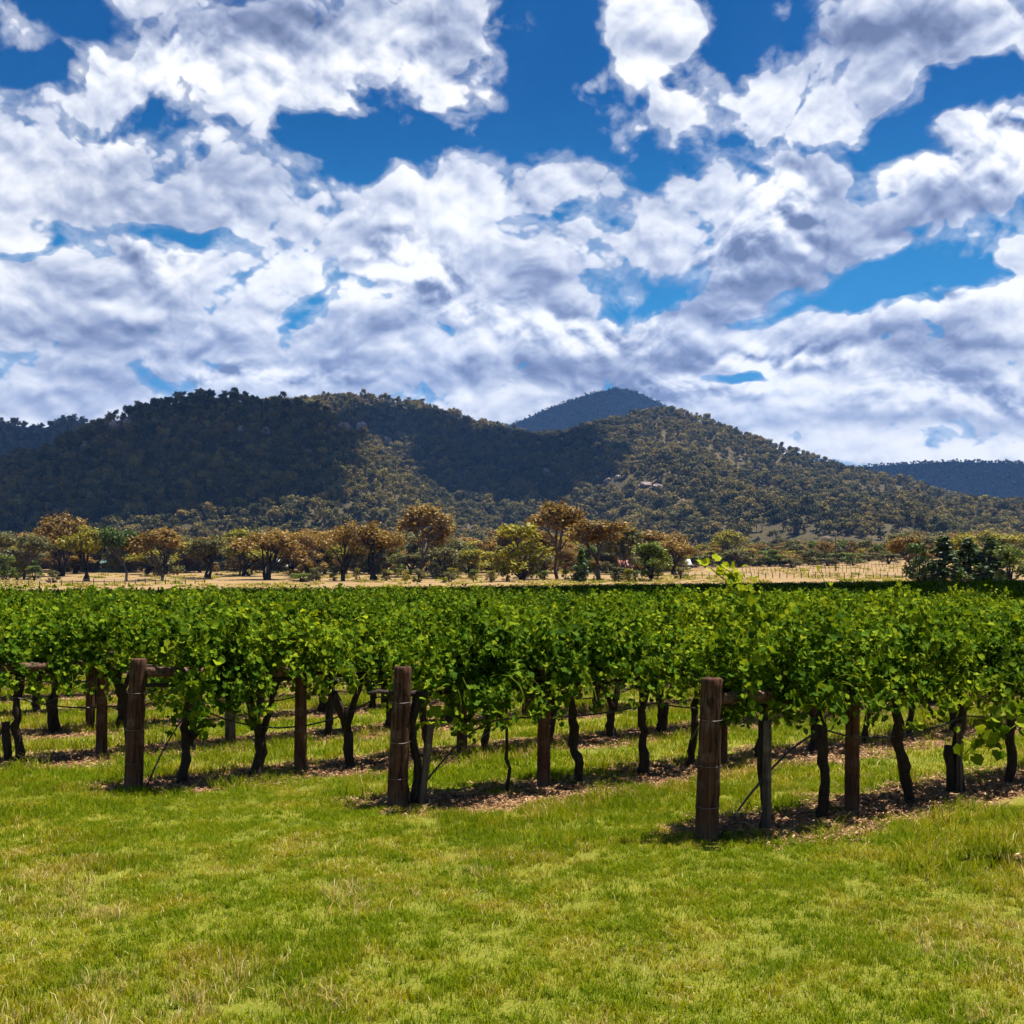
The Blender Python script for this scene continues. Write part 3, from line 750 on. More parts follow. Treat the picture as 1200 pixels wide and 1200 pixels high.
nB = wood('hillside_woodland', 'brown and olive gum woodland over the long right hill', HB, 240, 1500, 28, .80, 2,
          clear=lambda px, t, x, y: (1 - .85 * ss(.10, .17, fbm(x / 38, y / 60, 77, 3)) * ss(560, 760, px)) * (1 - .93 * ss(900, 960, px) * ss(.05, .0, np.abs(t - .075) - .03) * 1.0 - .5 * ss(800, 880, px) * ss(.2, .1, t)))
nL = wood('hillside_woodland', 'dark woodland on the ridge behind at far left', HL, -400, 200, 50, .8, 3, .4)
nC = wood('hillside_woodland', 'woodland over the distant blue peak', HC, 540, 900, 34, .55, 4, .35)
nD = wood('hillside_woodland', 'woodland on the distant blue ridge at right', HD, 900, 1500, 42, .62, 5, .35)
print('hill trees', nA, nB, nL, nC, nD)


# ------------------------------------------------------------------ grape vines
LEAF_OUT = []
for a, r in [(-90, .42), (-62, .84), (-35, .80), (-8, 1.0), (15, .86), (40, 1.02), (64, .90), (90, 1.12), (116, .90), (140, 1.02), (165, .86), (188, 1.0), (215, .80), (242, .84)]:
    LEAF_OUT.append((cos(radians(a)) * r, sin(radians(a)) * r))
LEAF_OUT = np.array(LEAF_OUT) * .5
def leaf_arrays(P, A, B, N, s, rg, simple=False):
    """Lobed vine leaves folded along the mid rib; P centre, B tip direction, N normal, s width"""
    n = len(P); s = s[:, None]
    if simple:
        fold = (.12 + .2 * rg.rand(n))[:, None] * s
        pts = [P - B * s * .5, P - A * s * .5 + N * fold, P - A * s * .28 + B * s * .38 + N * fold * .4, P + B * s * .6 - N * fold * .4, P + A * s * .28 + B * s * .38 + N * fold * .4, P + A * s * .5 + N * fold]
        v = np.stack(pts, 1).reshape(-1, 3); b = np.arange(n)[:, None] * 6
        q = np.concatenate([b + np.array([[0, 3, 2, 1]]), b + np.array([[0, 5, 4, 3]])]); return v, q, None
    m = len(LEAF_OUT); fold = .25 + .35 * rg.rand(n)[:, None]; curl = (rg.rand(n)[:, None] * .5 - .1)
    vs = []
    for (u, w) in LEAF_OUT:
        vs.append(P + A * s * u + B * s * w + N * s * (abs(u) * fold - curl * (u * u + max(w, 0) ** 2) * 1.1 + .04 * rg.normal(size=(n, 1))))
    vs.append(P + N * s * -.02)
    v = np.stack(vs, 1).reshape(-1, 3); b = (np.arange(n) * (m + 1))[:, None]
    j = np.arange(m); t = np.stack([np.full(m, m), j, (j + 1) % m], 1)
    t = (b[:, :, None] + t[None]).reshape(-1, 3)
    return v, None, t

def canopy(seed, half=.45, low=.86, top=1.96, wide=.42, shoots=96, step=.043, size=.073, simple=False, droop=1.0, tall=0):
    """Shoots leave the cordon, climb, arch over and hang; leaves along each."""
    rg = np.random.RandomState(seed); P = []; D = []; yg = []; stems = MB()
    spurs = np.linspace(-half, half, 4) + rg.normal(size=4) * .06; high = rg.uniform(-.50, .20, 4); lows = rg.uniform(-.14, .30, 4)
    for i in range(shoots + tall):
        sp = rg.randint(4); x = np.clip(spurs[sp] + rg.normal() * .07, -half, half); tp = top + high[sp]; lo = low + lows[sp]; side = rg.choice([-1, 1])
        p = np.array([x, side * .05, 1.08 + rg.rand() * .1])
        kindr = rg.rand()
        if i >= shoots: d = np.array([rg.normal() * .12, rg.normal() * .12, 1.0]); L = 1.18 + rg.rand() * .12; grav = .0
        elif kindr < .55: d = np.array([rg.normal() * .35, side * rg.uniform(.05, .45), 1.0]); L = rg.uniform(.55, .92); grav = .05
        else: d = np.array([rg.normal() * .5, side * rg.uniform(.5, 1.0), rg.uniform(.2, .9)]); L = rg.uniform(.45, .95); grav = .17 * droop
        d /= np.linalg.norm(d); k = int(L / step); path = [p.copy()]
        for j in range(k):
            d = d + rg.normal(size=3) * .10 + np.array([0, 0, -grav * (.4 + j / k)]); d /= np.linalg.norm(d)
            p = p + d * step
            if p[2] > tp and i < shoots: p[2] = tp - rg.rand() * .06; d[2] = -abs(d[2])
            if p[2] < lo: p[2] = lo + rg.rand() * .08; d[2] = abs(d[2]) * .3
            p[1] = np.clip(p[1], -wide - .1, wide + .1); p[0] = np.clip(p[0], -half - .20, half + .20)
            path.append(p.copy())
            P.append(p + rg.normal(size=3) * .045); D.append(np.array([rg.normal() * .5, p[1] * 2.2 + rg.normal() * .3, .85]))
            yg.append(max(0, j / k - .72) * 1.6 * (rg.rand() ** 2) + (.75 if i >= shoots and j > k * .6 else 0))
        if not simple and i % 3 == 0: stems.tube(path[::3] if len(path) > 6 else path, .004, 4, False)
    # leaves gather into tufts with dark gaps between
    P = np.array(P); tc_ = rg.uniform([-half - .2, -wide, low - .1], [half + .2, wide, top + .1], (34, 3)); near_ = tc_[np.argmin(((P[:, None] - tc_[None]) ** 2).sum(2), 1)]; P = P + (near_ - P) * rg.uniform(.12, .42, (len(P), 1))
    D = np.array(D); n = len(P); yg = np.clip(np.array(yg), 0, 1)
    A, B, N = rand_rot(n, rg, 0, None)
    N = N * .7 + D / np.linalg.norm(D, axis=1)[:, None]; N /= np.linalg.norm(N, axis=1)[:, None]
    B = np.array([[0, 0, -.8]]) + D * np.array([[.4, .4, 0]]) + rg.normal(size=(n, 3)) * .45; B -= (B * N).sum(1)[:, None] * N; B /= np.linalg.norm(B, axis=1)[:, None]
    A = np.cross(B, N)
    s = size * (.62 + .62 * rg.rand(n)) * (1 - .35 * yg)
    v, q, t = leaf_arrays(P, A, B, N, s, rg, simple)
    per = len(v) // n; y = np.repeat(yg, per)
    fs = []; nq = 0
    if stems.n and not simple:
        sv = np.concatenate(stems.v); sq = np.concatenate(stems.q)
        return mesh_np('vine_canopy', np.concatenate([v, sv]), [t, sq + len(v)], [M['vine']], attrs={'young': np.concatenate([y, np.full(len(sv), .3)])})
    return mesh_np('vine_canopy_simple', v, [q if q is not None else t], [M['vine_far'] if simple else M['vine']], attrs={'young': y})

def vine_trunk(seed, lean=0.0, kind='plain', r=.048, cord=.55):
    rg = np.random.RandomState(seed); mb = MB()
    def wob(p0, p1, n, amp):
        ts = np.linspace(0, 1, n)[:, None]; p = np.array(p0) * (1 - ts) + np.array(p1) * ts
        w = np.cumsum(rg.normal(size=(n, 3)), 0) * amp; w -= w[0] + ts * (w[-1] - w[0]); return p + w
    head = (0, 0, 1.06)
    foot = (-lean, 0, -.05)
    rad = lambda n, a, b: np.interp(np.arange(n), [0, 1, n - 1], [a * 1.35, a, b]) * (1 + rg.normal(size=n) * .07)
    if kind == 'thin': mb.tube(wob(foot, head, 12, .012), rad(12, .018, .014), 7, True, .2, seed)
    elif kind == 'forked':
        mid = (-lean * .5, 0, .42)
        mb.tube(wob(foot, mid, 7, .014), rad(7, r * 1.25, r), 10, True, .3, seed)
        mb.tube(wob(mid, (.22, .02, 1.05), 8, .012), np.linspace(r * .85, r * .6, 8), 9, True, .3, seed + 1)
        mb.tube(wob(mid, (-.16, -.03, .86), 7, .010), np.linspace(r, r * .9, 7), 9, True, .3, seed + 2)
    else:
        mb.tube(wob(foot, head, 14, .016), rad(14, r, r * .8), 11, True, .35, seed, .12)
        if kind == 'stub':
            mb.tube(wob((-lean - .1, .03, -.05), (-lean - .14, .03, .48), 6, .006), rad(6, r * .95, r), 9, True, .3, seed + 3)
        if kind == 'loop':
            mb.tube([(-lean * .6, 0, .42), (-lean * .3 + .10, 0, .50), (.20, 0, .62), (.19, 0, .78), (.08, 0, .95)], np.linspace(r * .8, r * .6, 5), 8, True, .3, seed + 4)
    for s in (-1, 1):
        mb.tube(wob(head, (s * cord, rg.normal() * .03, 1.07 + rg.normal() * .02), 7, .008), np.linspace(r * .62, r * .3, 7), 7, True, .3, seed + 5 + s)
    return mb.mesh('vine_trunk', M['vine_bark'], True)

CAN = [canopy(500 + i, droop=1 + .4 * (i % 3), low=.80 + .07 * (i % 3), top=1.84 + .05 * (i % 4)) for i in range(8)]
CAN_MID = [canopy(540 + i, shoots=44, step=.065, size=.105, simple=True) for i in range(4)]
TRK = [vine_trunk(600 + i, lean=[.0, .12, -.1, .2, .05, -.05][i], kind=['plain', 'plain', 'stub', 'plain', 'forked', 'plain'][i], r=[.045, .05, .05, .04, .048, .055][i]) for i in range(6)]

def row_pt(k, t):
    x0, y0 = row_start(k); x, y = x0 + .8 * t, y0 + .6 * t
    return x, y, g1(x, y)
RZ = math.atan2(.6, .8)
def t_at(k, px):
    """distance along a row at which the photo column is met"""
    x0, y0 = row_start(k); c = (px - 600) / FPX
    return (c * y0 - x0) / (.8 - .6 * c)

# hand-set vines of the row ends: row, photo column of the foot, trunk kind, lean along the row, canopy, label
NEAR = [
 (0, 893, 'skinny', 0, dict(droop=1.2, low=.84, tall=3, half=.42, shift=.10), 'grapevine on the grey stake beside the rightmost end post, pale shoot standing up'),
 (0, 966, 'plain', -.10, dict(droop=1.3, low=.78), 'grapevine with crooked trunk left of the brown inner post, rightmost row'),
 (0, 1066, 'plain', -.27, dict(droop=1.2, low=.80), 'grapevine with thick trunk leaning left, right of the inner post'),
 (0, 1125, 'stub', 0, dict(droop=1.0, low=1.0), 'grapevine on a short cut stump with a leafy sprig low down'),
 (0, 1184, 'plain', .02, dict(droop=1.6, low=.76), 'grapevine with straight trunk at the right edge of the photo'),
 (1, 486, 'stub', .03, dict(droop=1.5, low=.62, half=.42, shift=.50), 'grapevine on paired grey trunks beside the middle end post'),
 (1, 592, 'thin', .02, dict(droop=1.4, low=.66), 'young grapevine with very thin wavy trunk, middle row'),
 (1, 679, 'plain', -.14, dict(droop=1.2, low=.70), 'grapevine with bowed trunk close behind the second post of the middle row'),
 (1, 753, 'plain', .0, dict(droop=1.1, low=.84), 'grapevine with slim upright trunk, fourth of the middle row'),
 (2, 213, 'loop', .05, dict(droop=1.9, low=.58, half=.40, shift=.24), 'grapevine with looped trunk and hanging leaves beside the left end post'),
 (2, 303, 'forked', .03, dict(droop=1.2, low=.84), 'grapevine with forked trunk left of the second post of the left row'),
 (2, 410, 'forked', -.08, dict(droop=1.2, low=.84), 'grapevine with Y shaped trunk and cut-off arm, left row'),
 (3, 22, 'stub', 0, dict(droop=1.5, low=.82), 'grapevine with a stump beside its trunk at the left edge'),
 (3, 152, 'plain', -.15, dict(droop=1.2, low=.80), 'grapevine behind the left end post, its trunk hidden by leaves'),
]
used = {}
vine_spots = []
for n_, (k, px, kind, lean, cp, lab) in enumerate(NEAR):
    t = t_at(k, px) + lean; x, y, z = row_pt(k, t); used.setdefault(k, []).append(t)
    o = thing('grapevine', lab, 'grapevine', (x, y, z), RZ, 'grapevines')
    link('trunk', vine_trunk(700 + n_, lean=-lean * -1.0, kind='plain' if kind == 'skinny' else kind, r=.03 if kind == 'skinny' else .05), o)
    shift = cp.pop('shift', 0.0); link('foliage', canopy(750 + n_, shoots=98, **cp), o, (shift, 0, 0))
FW = .50                                         # half width of the strip of land the photo could show
LASTT = {0: 3.66, 1: 2.6, 2: 1.95, 3: 1.2}
for k in range(-1, NROWS):
    x0, y0 = row_start(k); t = (max(used.get(k, [0])) + .95) if k in used else (.55 if k != -1 else .7)
    rg = random.Random(900 + k)
    while True:
        x, y = x0 + .8 * t, y0 + .6 * t
        if y > 330: break
        c = x / y
        if c > .72: break
        if c > -.62: vine_spots.append((math.hypot(x, y) + (0 if abs(c) < FW else 400), k, t, x, y))
        t += 1.02 + rg.uniform(-.08, .08)
vine_spots.sort()
zrow = [s for s in vine_spots if s[1] == -1][:4]
N_IND = 300 - len(NEAR)
indiv = vine_spots[:N_IND]; rest = vine_spots[N_IND:]
rg = random.Random(77)
rowname = {-1: 'the row entering at right edge', 0: 'the rightmost row', 1: 'the middle row', 2: 'the left end-post row', 3: 'the row behind the left end post', 4: 'the fifth row back', 5: 'the sixth row back'}
for (d, k, t, x, y) in indiv:
    if k == -1: lab = 'grapevine whose leafy shoots reach in at the right edge'
    elif k in rowname: lab = 'leafy grapevine further along %s, leaves merging' % rowname[k]
    else: lab = 'leafy grapevine in the rows further back, only its top showing'
    o = thing('grapevine', lab, 'grapevine', (x, y, g1(x, y)), RZ + (pi if rg.random() < .5 else 0) + rg.uniform(-.06, .06), 'grapevines' if k in (-1,) else ('grapevines of ' + rowname[k] if k in rowname else 'grapevines of the rows behind'),
              (rg.uniform(.84, 1.06), rg.uniform(.8, 1.15), rg.uniform(.86, 1.09) if y < 15 else (rg.uniform(.82, 1.12) + float(fbm(np.array([x * .3]), np.array([y * .3]), 19, 2)[0]) * .15)))
    link('trunk', TRK[rg.randrange(6)], o); link('foliage', CAN[rg.randrange(8)], o)
R_ = np.random.RandomState(8)
pr = np.array([(x, y) for (_, _, _, x, y) in rest]); zz = gz(pr[:, 0], pr[:, 1]); n = len(pr)
print('vines as things', len(indiv) + len(NEAR), 'as mass', n)
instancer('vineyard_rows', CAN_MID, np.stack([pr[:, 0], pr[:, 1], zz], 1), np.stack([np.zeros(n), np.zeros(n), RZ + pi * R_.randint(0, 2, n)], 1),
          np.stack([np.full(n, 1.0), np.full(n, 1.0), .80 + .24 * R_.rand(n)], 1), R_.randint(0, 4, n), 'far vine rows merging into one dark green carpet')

# loose sprigs that leave the outline: part of the vines nearest to them
def sprig(path, size, seed, mat='vine', young=0.0, gap=.05):
    rg = np.random.RandomState(seed); path = np.array(path, float)
    seg = np.linalg.norm(np.diff(path, axis=0), axis=1); tt = np.concatenate([[0], np.cumsum(seg)]); n = int(tt[-1] / gap)
    u = np.linspace(0, tt[-1], n); P0 = np.stack([np.interp(u, tt, path[:, i]) for i in range(3)], 1)
    P = P0 + rg.normal(size=P0.shape) * .045; n = len(P)
    A, B, N = rand_rot(n, rg, .6, np.array([[.1, -.5, 0]])); B = B + np.array([[0, 0, -.8]]); B -= (B * N).sum(1)[:, None] * N; B /= np.linalg.norm(B, axis=1)[:, None]; A = np.cross(B, N)
    s = size * (.6 + .6 * rg.rand(n)); v, q, t = leaf_arrays(P, A, B, N, s, rg)
    mb = MB(); mb.tube(path, .005, 5, False); sv = np.concatenate(mb.v); sq = np.concatenate(mb.q)
    yg = np.repeat(np.clip(young * (u / tt[-1] * 1.6 - .3), 0, 1), len(v) // n)
    return mesh_np('sprig', np.concatenate([v, sv]), [t, sq + len(v)], [M['vine']], attrs={'young': np.concatenate([yg, np.full(len(sv), .4)])})
vines_now = [o for o in COL.objects if o.get('category') == 'grapevine']
def vine_near(k, t):
    x, y, _ = row_pt(k, t); return min(vines_now, key=lambda o: (o.location.x - x) ** 2 + (o.location.y - y) ** 2)
def world_path(px_list, ydepth):
    return [((px - 600) / FPX * ydepth, ydepth, EYE + (HOR - py) / FPX * ydepth) for px, py in px_list]
def add_sprig(vine, pts, size, seed, label=None, young=0.0, gap=.05):
    inv = vine.matrix_basis.inverted(); loc = [tuple(inv @ Vector(p)) for p in pts]
    o = link('shoot', sprig(loc, size, seed, young=young, gap=gap), vine)
    if label: o['label'] = label
v0 = vine_near(0, .7)
add_sprig(v0, world_path([(893, 740), (884, 710), (873, 690), (858, 672), (846, 664), (836, 662)], 10.2), .10, 1, 'pale yellow-green shoot standing above the canopy', 1.0, .018)
add_sprig(v0, world_path([(868, 700), (850, 680), (833, 666)], 10.1), .085, 2, young=1.0, gap=.02)
vz = vine_near(-1, .9)
add_sprig(vz, world_path([(1290, 800), (1240, 815), (1200, 826), (1175, 840), (1152, 862), (1130, 884)], 9.3), .12, 3, 'leafy shoot hanging in from the right edge', .25, .02)
add_sprig(vz, world_path([(1290, 830), (1230, 845), (1190, 850), (1165, 868), (1158, 880)], 9.2), .12, 4, gap=.025)
va = vine_near(2, .6)
add_sprig(va, world_path([(256, 742), (228, 746), (206, 756), (198, 772)], 12.2), .12, 5, young=.35, gap=.02)
add_sprig(va, world_path([(255, 780), (235, 800), (228, 830), (238, 856)], 12.2), .12, 6, gap=.02)
add_sprig(vine_near(1, .2), world_path([(500, 800), (505, 830), (515, 850)], 11.2), .12, 7, gap=.03)

# ------------------------------------------------------------------ posts, rails, wires, pipes of the trellis
def post_mesh(H, r, lean, seed, mat='post', step_=True):
    rg = np.random.RandomState(seed); n = 26; zs = np.linspace(-.15, H, n)
    path = np.stack([lean[0] * np.clip(zs, 0, 9) / H, lean[1] * np.clip(zs, 0, 9) / H, zs], 1)
    rad = r * (1.06 - .12 * (zs / H)) * (1 + np.cumsum(rg.normal(size=n)) * .004)
    rad = np.append(rad, rad[-1] * .86); path = np.vstack([path, path[-1] + [0, 0, .012]])
    mb = MB(); mb.tube(path, rad, 22, True, .06, seed)
    return mb.mesh('post', M[mat], True)
def place_local(o, wp): return tuple(o.matrix_basis.inverted() @ Vector(wp))
ENDS = [(-1, .10, (0.0, 0, 0), 1.35, 2.0, 'thick end post assembly of the row out of frame at right'),
        (0, .100, (.045, 0, 0), 1.33, 1.92, 'thick leaning end post with rail and inner post, rightmost row'),
        (1, .100, (.055, 0, 0), 1.32, 1.78, 'thick leaning end post with inner post, middle row'),
        (2, .095, (.055, 0, 0), 1.33, 1.90, 'thick end post with pale rail and inner post, left row'),
        (3, .095, (.03, 0, 0), 1.25, 2.02, 'end post assembly with short rail at the left edge of the photo'),
        (4, .095, (.03, 0, 0), 1.25, 2.0, 'end post assembly beyond the left edge, fifth row back')]
for (k, r, lean, H, t2, lab) in ENDS:
    x, y, z = row_pt(k, 0); o = thing('trellis_strainer', lab, 'trellis post', (x, y, z), 0, 'row end posts of the vineyard')
    link('end_post', post_mesh(H, r * .93, lean, 40 + k), o)
    x2, y2, z2 = row_pt(k, t2)
    ip = link('inner_post', post_mesh(1.24, .066, (.01, 0, 0), 60 + k, 'post'), o, (x2 - x, y2 - y, z2 - z))
    if k != 1:
        mb = MB(); a = np.array([lean[0] * .9 + r * .8 * .8, r * .8 * .6, H - .13]); b = np.array([x2 - x + .02 - .05 * .8, y2 - y - .05 * .6, z2 - z + 1.12])
        if k == 0: a[2] -= .04
        ts = np.linspace(0, 1, 8)[:, None]; mb.tube(a * (1 - ts) + b * ts, .052, 12, True, .08, 5 + k)
        link('rail', mb.mesh('rail', M['rail'], True), o)
    mb = MB()                                     # twitched brace wire
    for dd in (-.03, .03):
        mb.tube([(r * .8, r * .6 + dd, .12), (x2 - x - .05, y2 - y + dd, z2 - z + .95)], .0022, 4, False)
    for h in (.28, .62, 1.0): mb.tube([(lean[0] * h / H + cos(q) * (r * 1.04), sin(q) * (r * 1.04), h + .01 * sin(q)) for q in np.linspace(0, 6.28, 15)], .0025, 4, False)
    link('brace_wire', mb.mesh('brace_wire', M['wire']), o)
# line posts further along the rows
lp = [post_mesh(1.22, .062, (.0, 0, 0), 80, 'post'), post_mesh(1.20, .058, (.03, 0, 0), 81, 'post'), post_mesh(1.22, .064, (-.02, 0, 0), 82, 'stake')]
rg = random.Random(3)
for k in range(-1, 14):
    t = {-1: 5.0, 0: 6.8, 1: 4.45, 2: 4.1, 3: 3.7, 4: 4.2}.get(k, 4.2)
    while True:
        x, y, z = row_pt(k, t)
        if y > 44 or x / y > .58: break
        if x / y > -.50:
            o = link('trellis_post', lp[rg.randrange(3)], None, (x, y, z), rg.random() * 6)
            if k <= 3: lab = 'round brown line post further along %s' % rowname[k]
            else: lab = 'round brown line post among the rows further back'
            tag(o, lab, 'trellis post', 'line posts of ' + rowname[k] if k <= 3 else 'line posts of the back rows')
        t += 4.9
# weathered stakes
for (k, px, H, r, lean, lab) in [(0, 896, .93, .038, (.01, 0, 0), 'weathered grey stake right of the rightmost end post'),
                                 (1, 494, .80, .036, (.10, 0, 0), 'grey leaning stake beside the middle end post'),
                                 (0, 1121, .70, .030, (0, 0, 0), 'slim weathered stake beside the low sprig, rightmost row')]:
    t = t_at(k, px); x, y, z = row_pt(k, t)
    o = link('vine_stake', post_mesh(H, r, lean, int(px), 'stake'), None, (x, y - .07, z)); tag(o, lab, 'stake')
# drip pipe: rises from the foot of each end post and sags along under the leaves
for k in range(-1, 9):
    rg = random.Random(50 + k); pts = []
    up0 = {0: 1.35, 1: 1.0, 2: .55}.get(k, .8)
    for i in range(9):
        u = i / 8; x, y, z = row_pt(k, .16 + u * up0); pts.append((x, y - .05, z + .02 + (.78 if k != 1 else .72) * (1 - (1 - u) ** 1.6)))
    t = .16 + up0; tend = 22 if k < 4 else 26; sag = 0; h0 = .78
    L = 2.2
    while t < tend:
        s_ = rg.uniform(.02, .22) if k in (0, 1) else rg.uniform(.05, .28); n = 7
        for i in range(1, n + 1):
            u = i / n; x, y, z = row_pt(k, t + u * L); pts.append((x, y - .05, z + h0 - s_ * 4 * u * (1 - u)))
        t += L
    mb = MB(); mb.tube(pts, .0095 if k < 4 else .0095, 6, True); o = link('drip_pipe', mb.mesh('drip_pipe', M['hose'], True))
    tag(o, {-1: 'black drip pipe of the row out of frame at right', 0: 'black drip pipe arching up from the rightmost end post', 1: 'black drip pipe rising right of the middle end post', 2: 'black drip pipe rising right of the left end post', 3: 'black drip pipe sagging behind the left end post'}.get(k, 'black drip pipe hanging under a row further back'),
        'pipe', 'drip pipes of the vineyard')
    pts = []
    wm = MB()
    for hh in (1.08,): wm.tube([(lambda q: (q[0], q[1], q[2] + hh))(row_pt(k, tt)) for tt in np.linspace(0.1, tend, 12)], .002, 4, False)
    o = link('trellis_wire', wm.mesh('trellis_wire', M['wire'])); tag(o, 'thin trellis wire running inside the leaves of a row', 'wire', 'trellis wires')

# ------------------------------------------------------------------ grass and mulch
def grass_mat(name, dry_amount):
    m, t, out = newmat(name)
    r = island(t); p = pos(t)
    big = noise(t, p, .42, 4, .6); mid = noise(t, p, 2.0, 4, .65)
    green = ramp((r * .6 + mid * .5 - .05).clamp(), [(0, (.058, .112, .004)), (.45, (.140, .200, .005)), (1, (.31, .32, .010))])
    dry = ramp(r, [(0, (.26, .19, .04)), (.6, (.45, .35, .10)), (1, (.70, .62, .34))])
    oi = S(t, t.nodes.new('ShaderNodeObjectInfo').outputs['Random'])
    rr = (r * 7.31 + oi * 3.1).fn('FRACT')
    lvl = sstep((big - .5) * 1.5 + (mid - .5) * 1.3 + dry_amount, .05, .95)
    isdry = sstep(rr - lvl, .03, -.03)
    yel = sstep((big * .5 + mid * .5), .44, .62)
    g2 = mixc(t, yel * .75, green, mixc(t, 1.0, green, (1.7, 1.12, .9), 'MULTIPLY'))
    c = mixc(t, isdry, g2, dry)
    finish(t, out, c, .7, None, .04, .35, mixc(t, 1.0, c, (1.2, 1.2, .7), 'MULTIPLY'))
    return m
M['grass'] = grass_mat('grass_blade', .17); M['grass_dry'] = grass_mat('grass_blade_dry', .95); M['grass_tall'] = grass_mat('grass_blade_tall', .12)
def grass_patch(seed, size, n, h, w, mat, clumps=18):
    rg = np.random.RandomState(seed)
    cc = (rg.rand(clumps, 2) - .5) * size; pick = rg.randint(0, clumps, n)
    loose = rg.rand(n) < .55
    P = np.where(loose[:, None], (rg.rand(n, 2) - .5) * size, cc[pick] + rg.normal(size=(n, 2)) * size * .045)
    hh = h * (.35 + .9 * rg.rand(n) ** 1.5) * np.where(loose, .85, 1.15); a = rg.rand(n) * 6.28
    bend = hh * (.2 + .9 * rg.rand(n)); dx, dy = np.cos(a), np.sin(a); ww = w * (.6 + .8 * rg.rand(n))
    b = rg.rand(n) * 6.28; wx, wy = np.cos(b) * ww, np.sin(b) * ww; z0 = np.zeros(n) - .005
    v = np.stack([np.stack([P[:, 0] - wx, P[:, 1] - wy, z0], 1), np.stack([P[:, 0] + wx, P[:, 1] + wy, z0], 1),
                  np.stack([P[:, 0] + dx * bend * .3 + wx * .8, P[:, 1] + dy * bend * .3 + wy * .8, hh * .6], 1), np.stack([P[:, 0] + dx * bend * .3 - wx * .8, P[:, 1] + dy * bend * .3 - wy * .8, hh * .6], 1),
                  np.stack([P[:, 0] + dx * bend, P[:, 1] + dy * bend, hh * (1 - .25 * rg.rand(n))], 1)], 1).reshape(-1, 3)
    k = np.arange(n)[:, None] * 5
    return mesh_np('grass_patch', v, [k + np.array([[0, 1, 2, 3]]), k + np.array([[3, 2, 4]])], [M[mat]])
def spread(step, y0, y1, seed, fn, half=.66, pad=2.2):
    rg = np.random.RandomState(seed); P = []
    ys = np.arange(y0, y1, step)
    for y in ys:
        w = y * half + pad; xs = np.arange(-w, w, step); P.append(np.stack([xs + rg.rand(len(xs)) * step, y + rg.rand(len(xs)) * step], 1))
    P = np.concatenate(P); keep = rg.rand(len(P)) < fn(P[:, 0], P[:, 1]); P = P[keep]
    return P, rg
near_p = [grass_patch(i, .42, 760, .050, .0022, 'grass', 14) for i in range(7)]
mid_p = [grass_patch(20 + i, .95, 520, .075, .0042, 'grass', 24) for i in range(5)]
tall_p = [grass_patch(40 + i, .40, 190, .15, .0030, 'grass_tall', 7) for i in range(5)]
nomulch = lambda x, y: 1 - .93 * strip_mask_np(x, y)
def lay(name, protos, P, rg, smin, smax, label, hs=None):
    n = len(P); s = smin + (smax - smin) * rg.rand(n); z = gz(P[:, 0], P[:, 1]); hz = s if hs is None else s * hs(P[:, 0], P[:, 1], rg)
    instancer(name, protos, np.stack([P[:, 0], P[:, 1], z], 1), np.stack([np.zeros(n), np.zeros(n), rg.rand(n) * 6.28], 1), np.stack([s, s, hz], 1), rg.randint(0, len(protos), n), label); return n
vary = lambda x, y, r: np.clip(.95 + fbm(x * .5, y * .5, 31, 3) * 2.2 + fbm(x * 2.2, y * 2.2, 37, 2) * 1.5, .85, 1.9)
P, r_ = spread(.30, 3.6, 13.5, 1, nomulch); n1 = lay('grass', near_p, P, r_, .85, 1.2, 'short mown yellow-green grass of the headland', vary)
P, r_ = spread(.72, 12.8, 46, 2, nomulch); n2 = lay('grass', mid_p, P, r_, .9, 1.25, 'green grass between the vine rows', vary)
def tallmask(x, y):
    o = -.6 * x + .8 * y; f = (o - OFF0) / PITCH + .5; d = np.abs(f - np.floor(f) - .5) * PITCH; s = .8 * x + .6 * y - (7.25 - .59 * (o - 6.97))
    rowside = ss(.3, .55, d) * ss(1.3, .8, d) * ss(-.6, .5, s)
    right = ss(2.2, 4.2, x) * ss(7.4, 8.4, y) * ss(12, 10.5, y)
    patch = ss(.10, .22, fbm(x * .7, y * .7, 61, 3))
    return np.clip(rowside * .30 + right * .75 + patch * .12 * ss(8, 9, y) + patch * .05, 0, 1) * (1 - .9 * strip_mask_np(x, y))
P, r_ = spread(.30, 5.0, 30, 3, tallmask); n3 = lay('grass', tall_p, P, r_, .6, 1.15, 'taller bright green tufts of grass along the rows')
def drymask(x, y):
    return np.clip(ss(.06, .22, fbm(x * .8 + y * .3, y * 1.1, 71, 3) + fbm(x * 3, y * 3, 72, 2) * .3) * .55 * ss(9.6, 8.0, y) + ss(.16, .26, fbm(x * .8, y * .8, 73, 3)) * .25, 0, 1) * (1 - .9 * strip_mask_np(x, y))
dry_p = [grass_patch(60 + i, .34, 150, .085, .0026, 'grass_dry', 5) for i in range(4)]
P, r_ = spread(.26, 4.8, 16, 6, drymask); n5 = lay('dry_grass', dry_p, P, r_, .6, 1.1, 'pale dry straw-coloured tufts in the lawn')
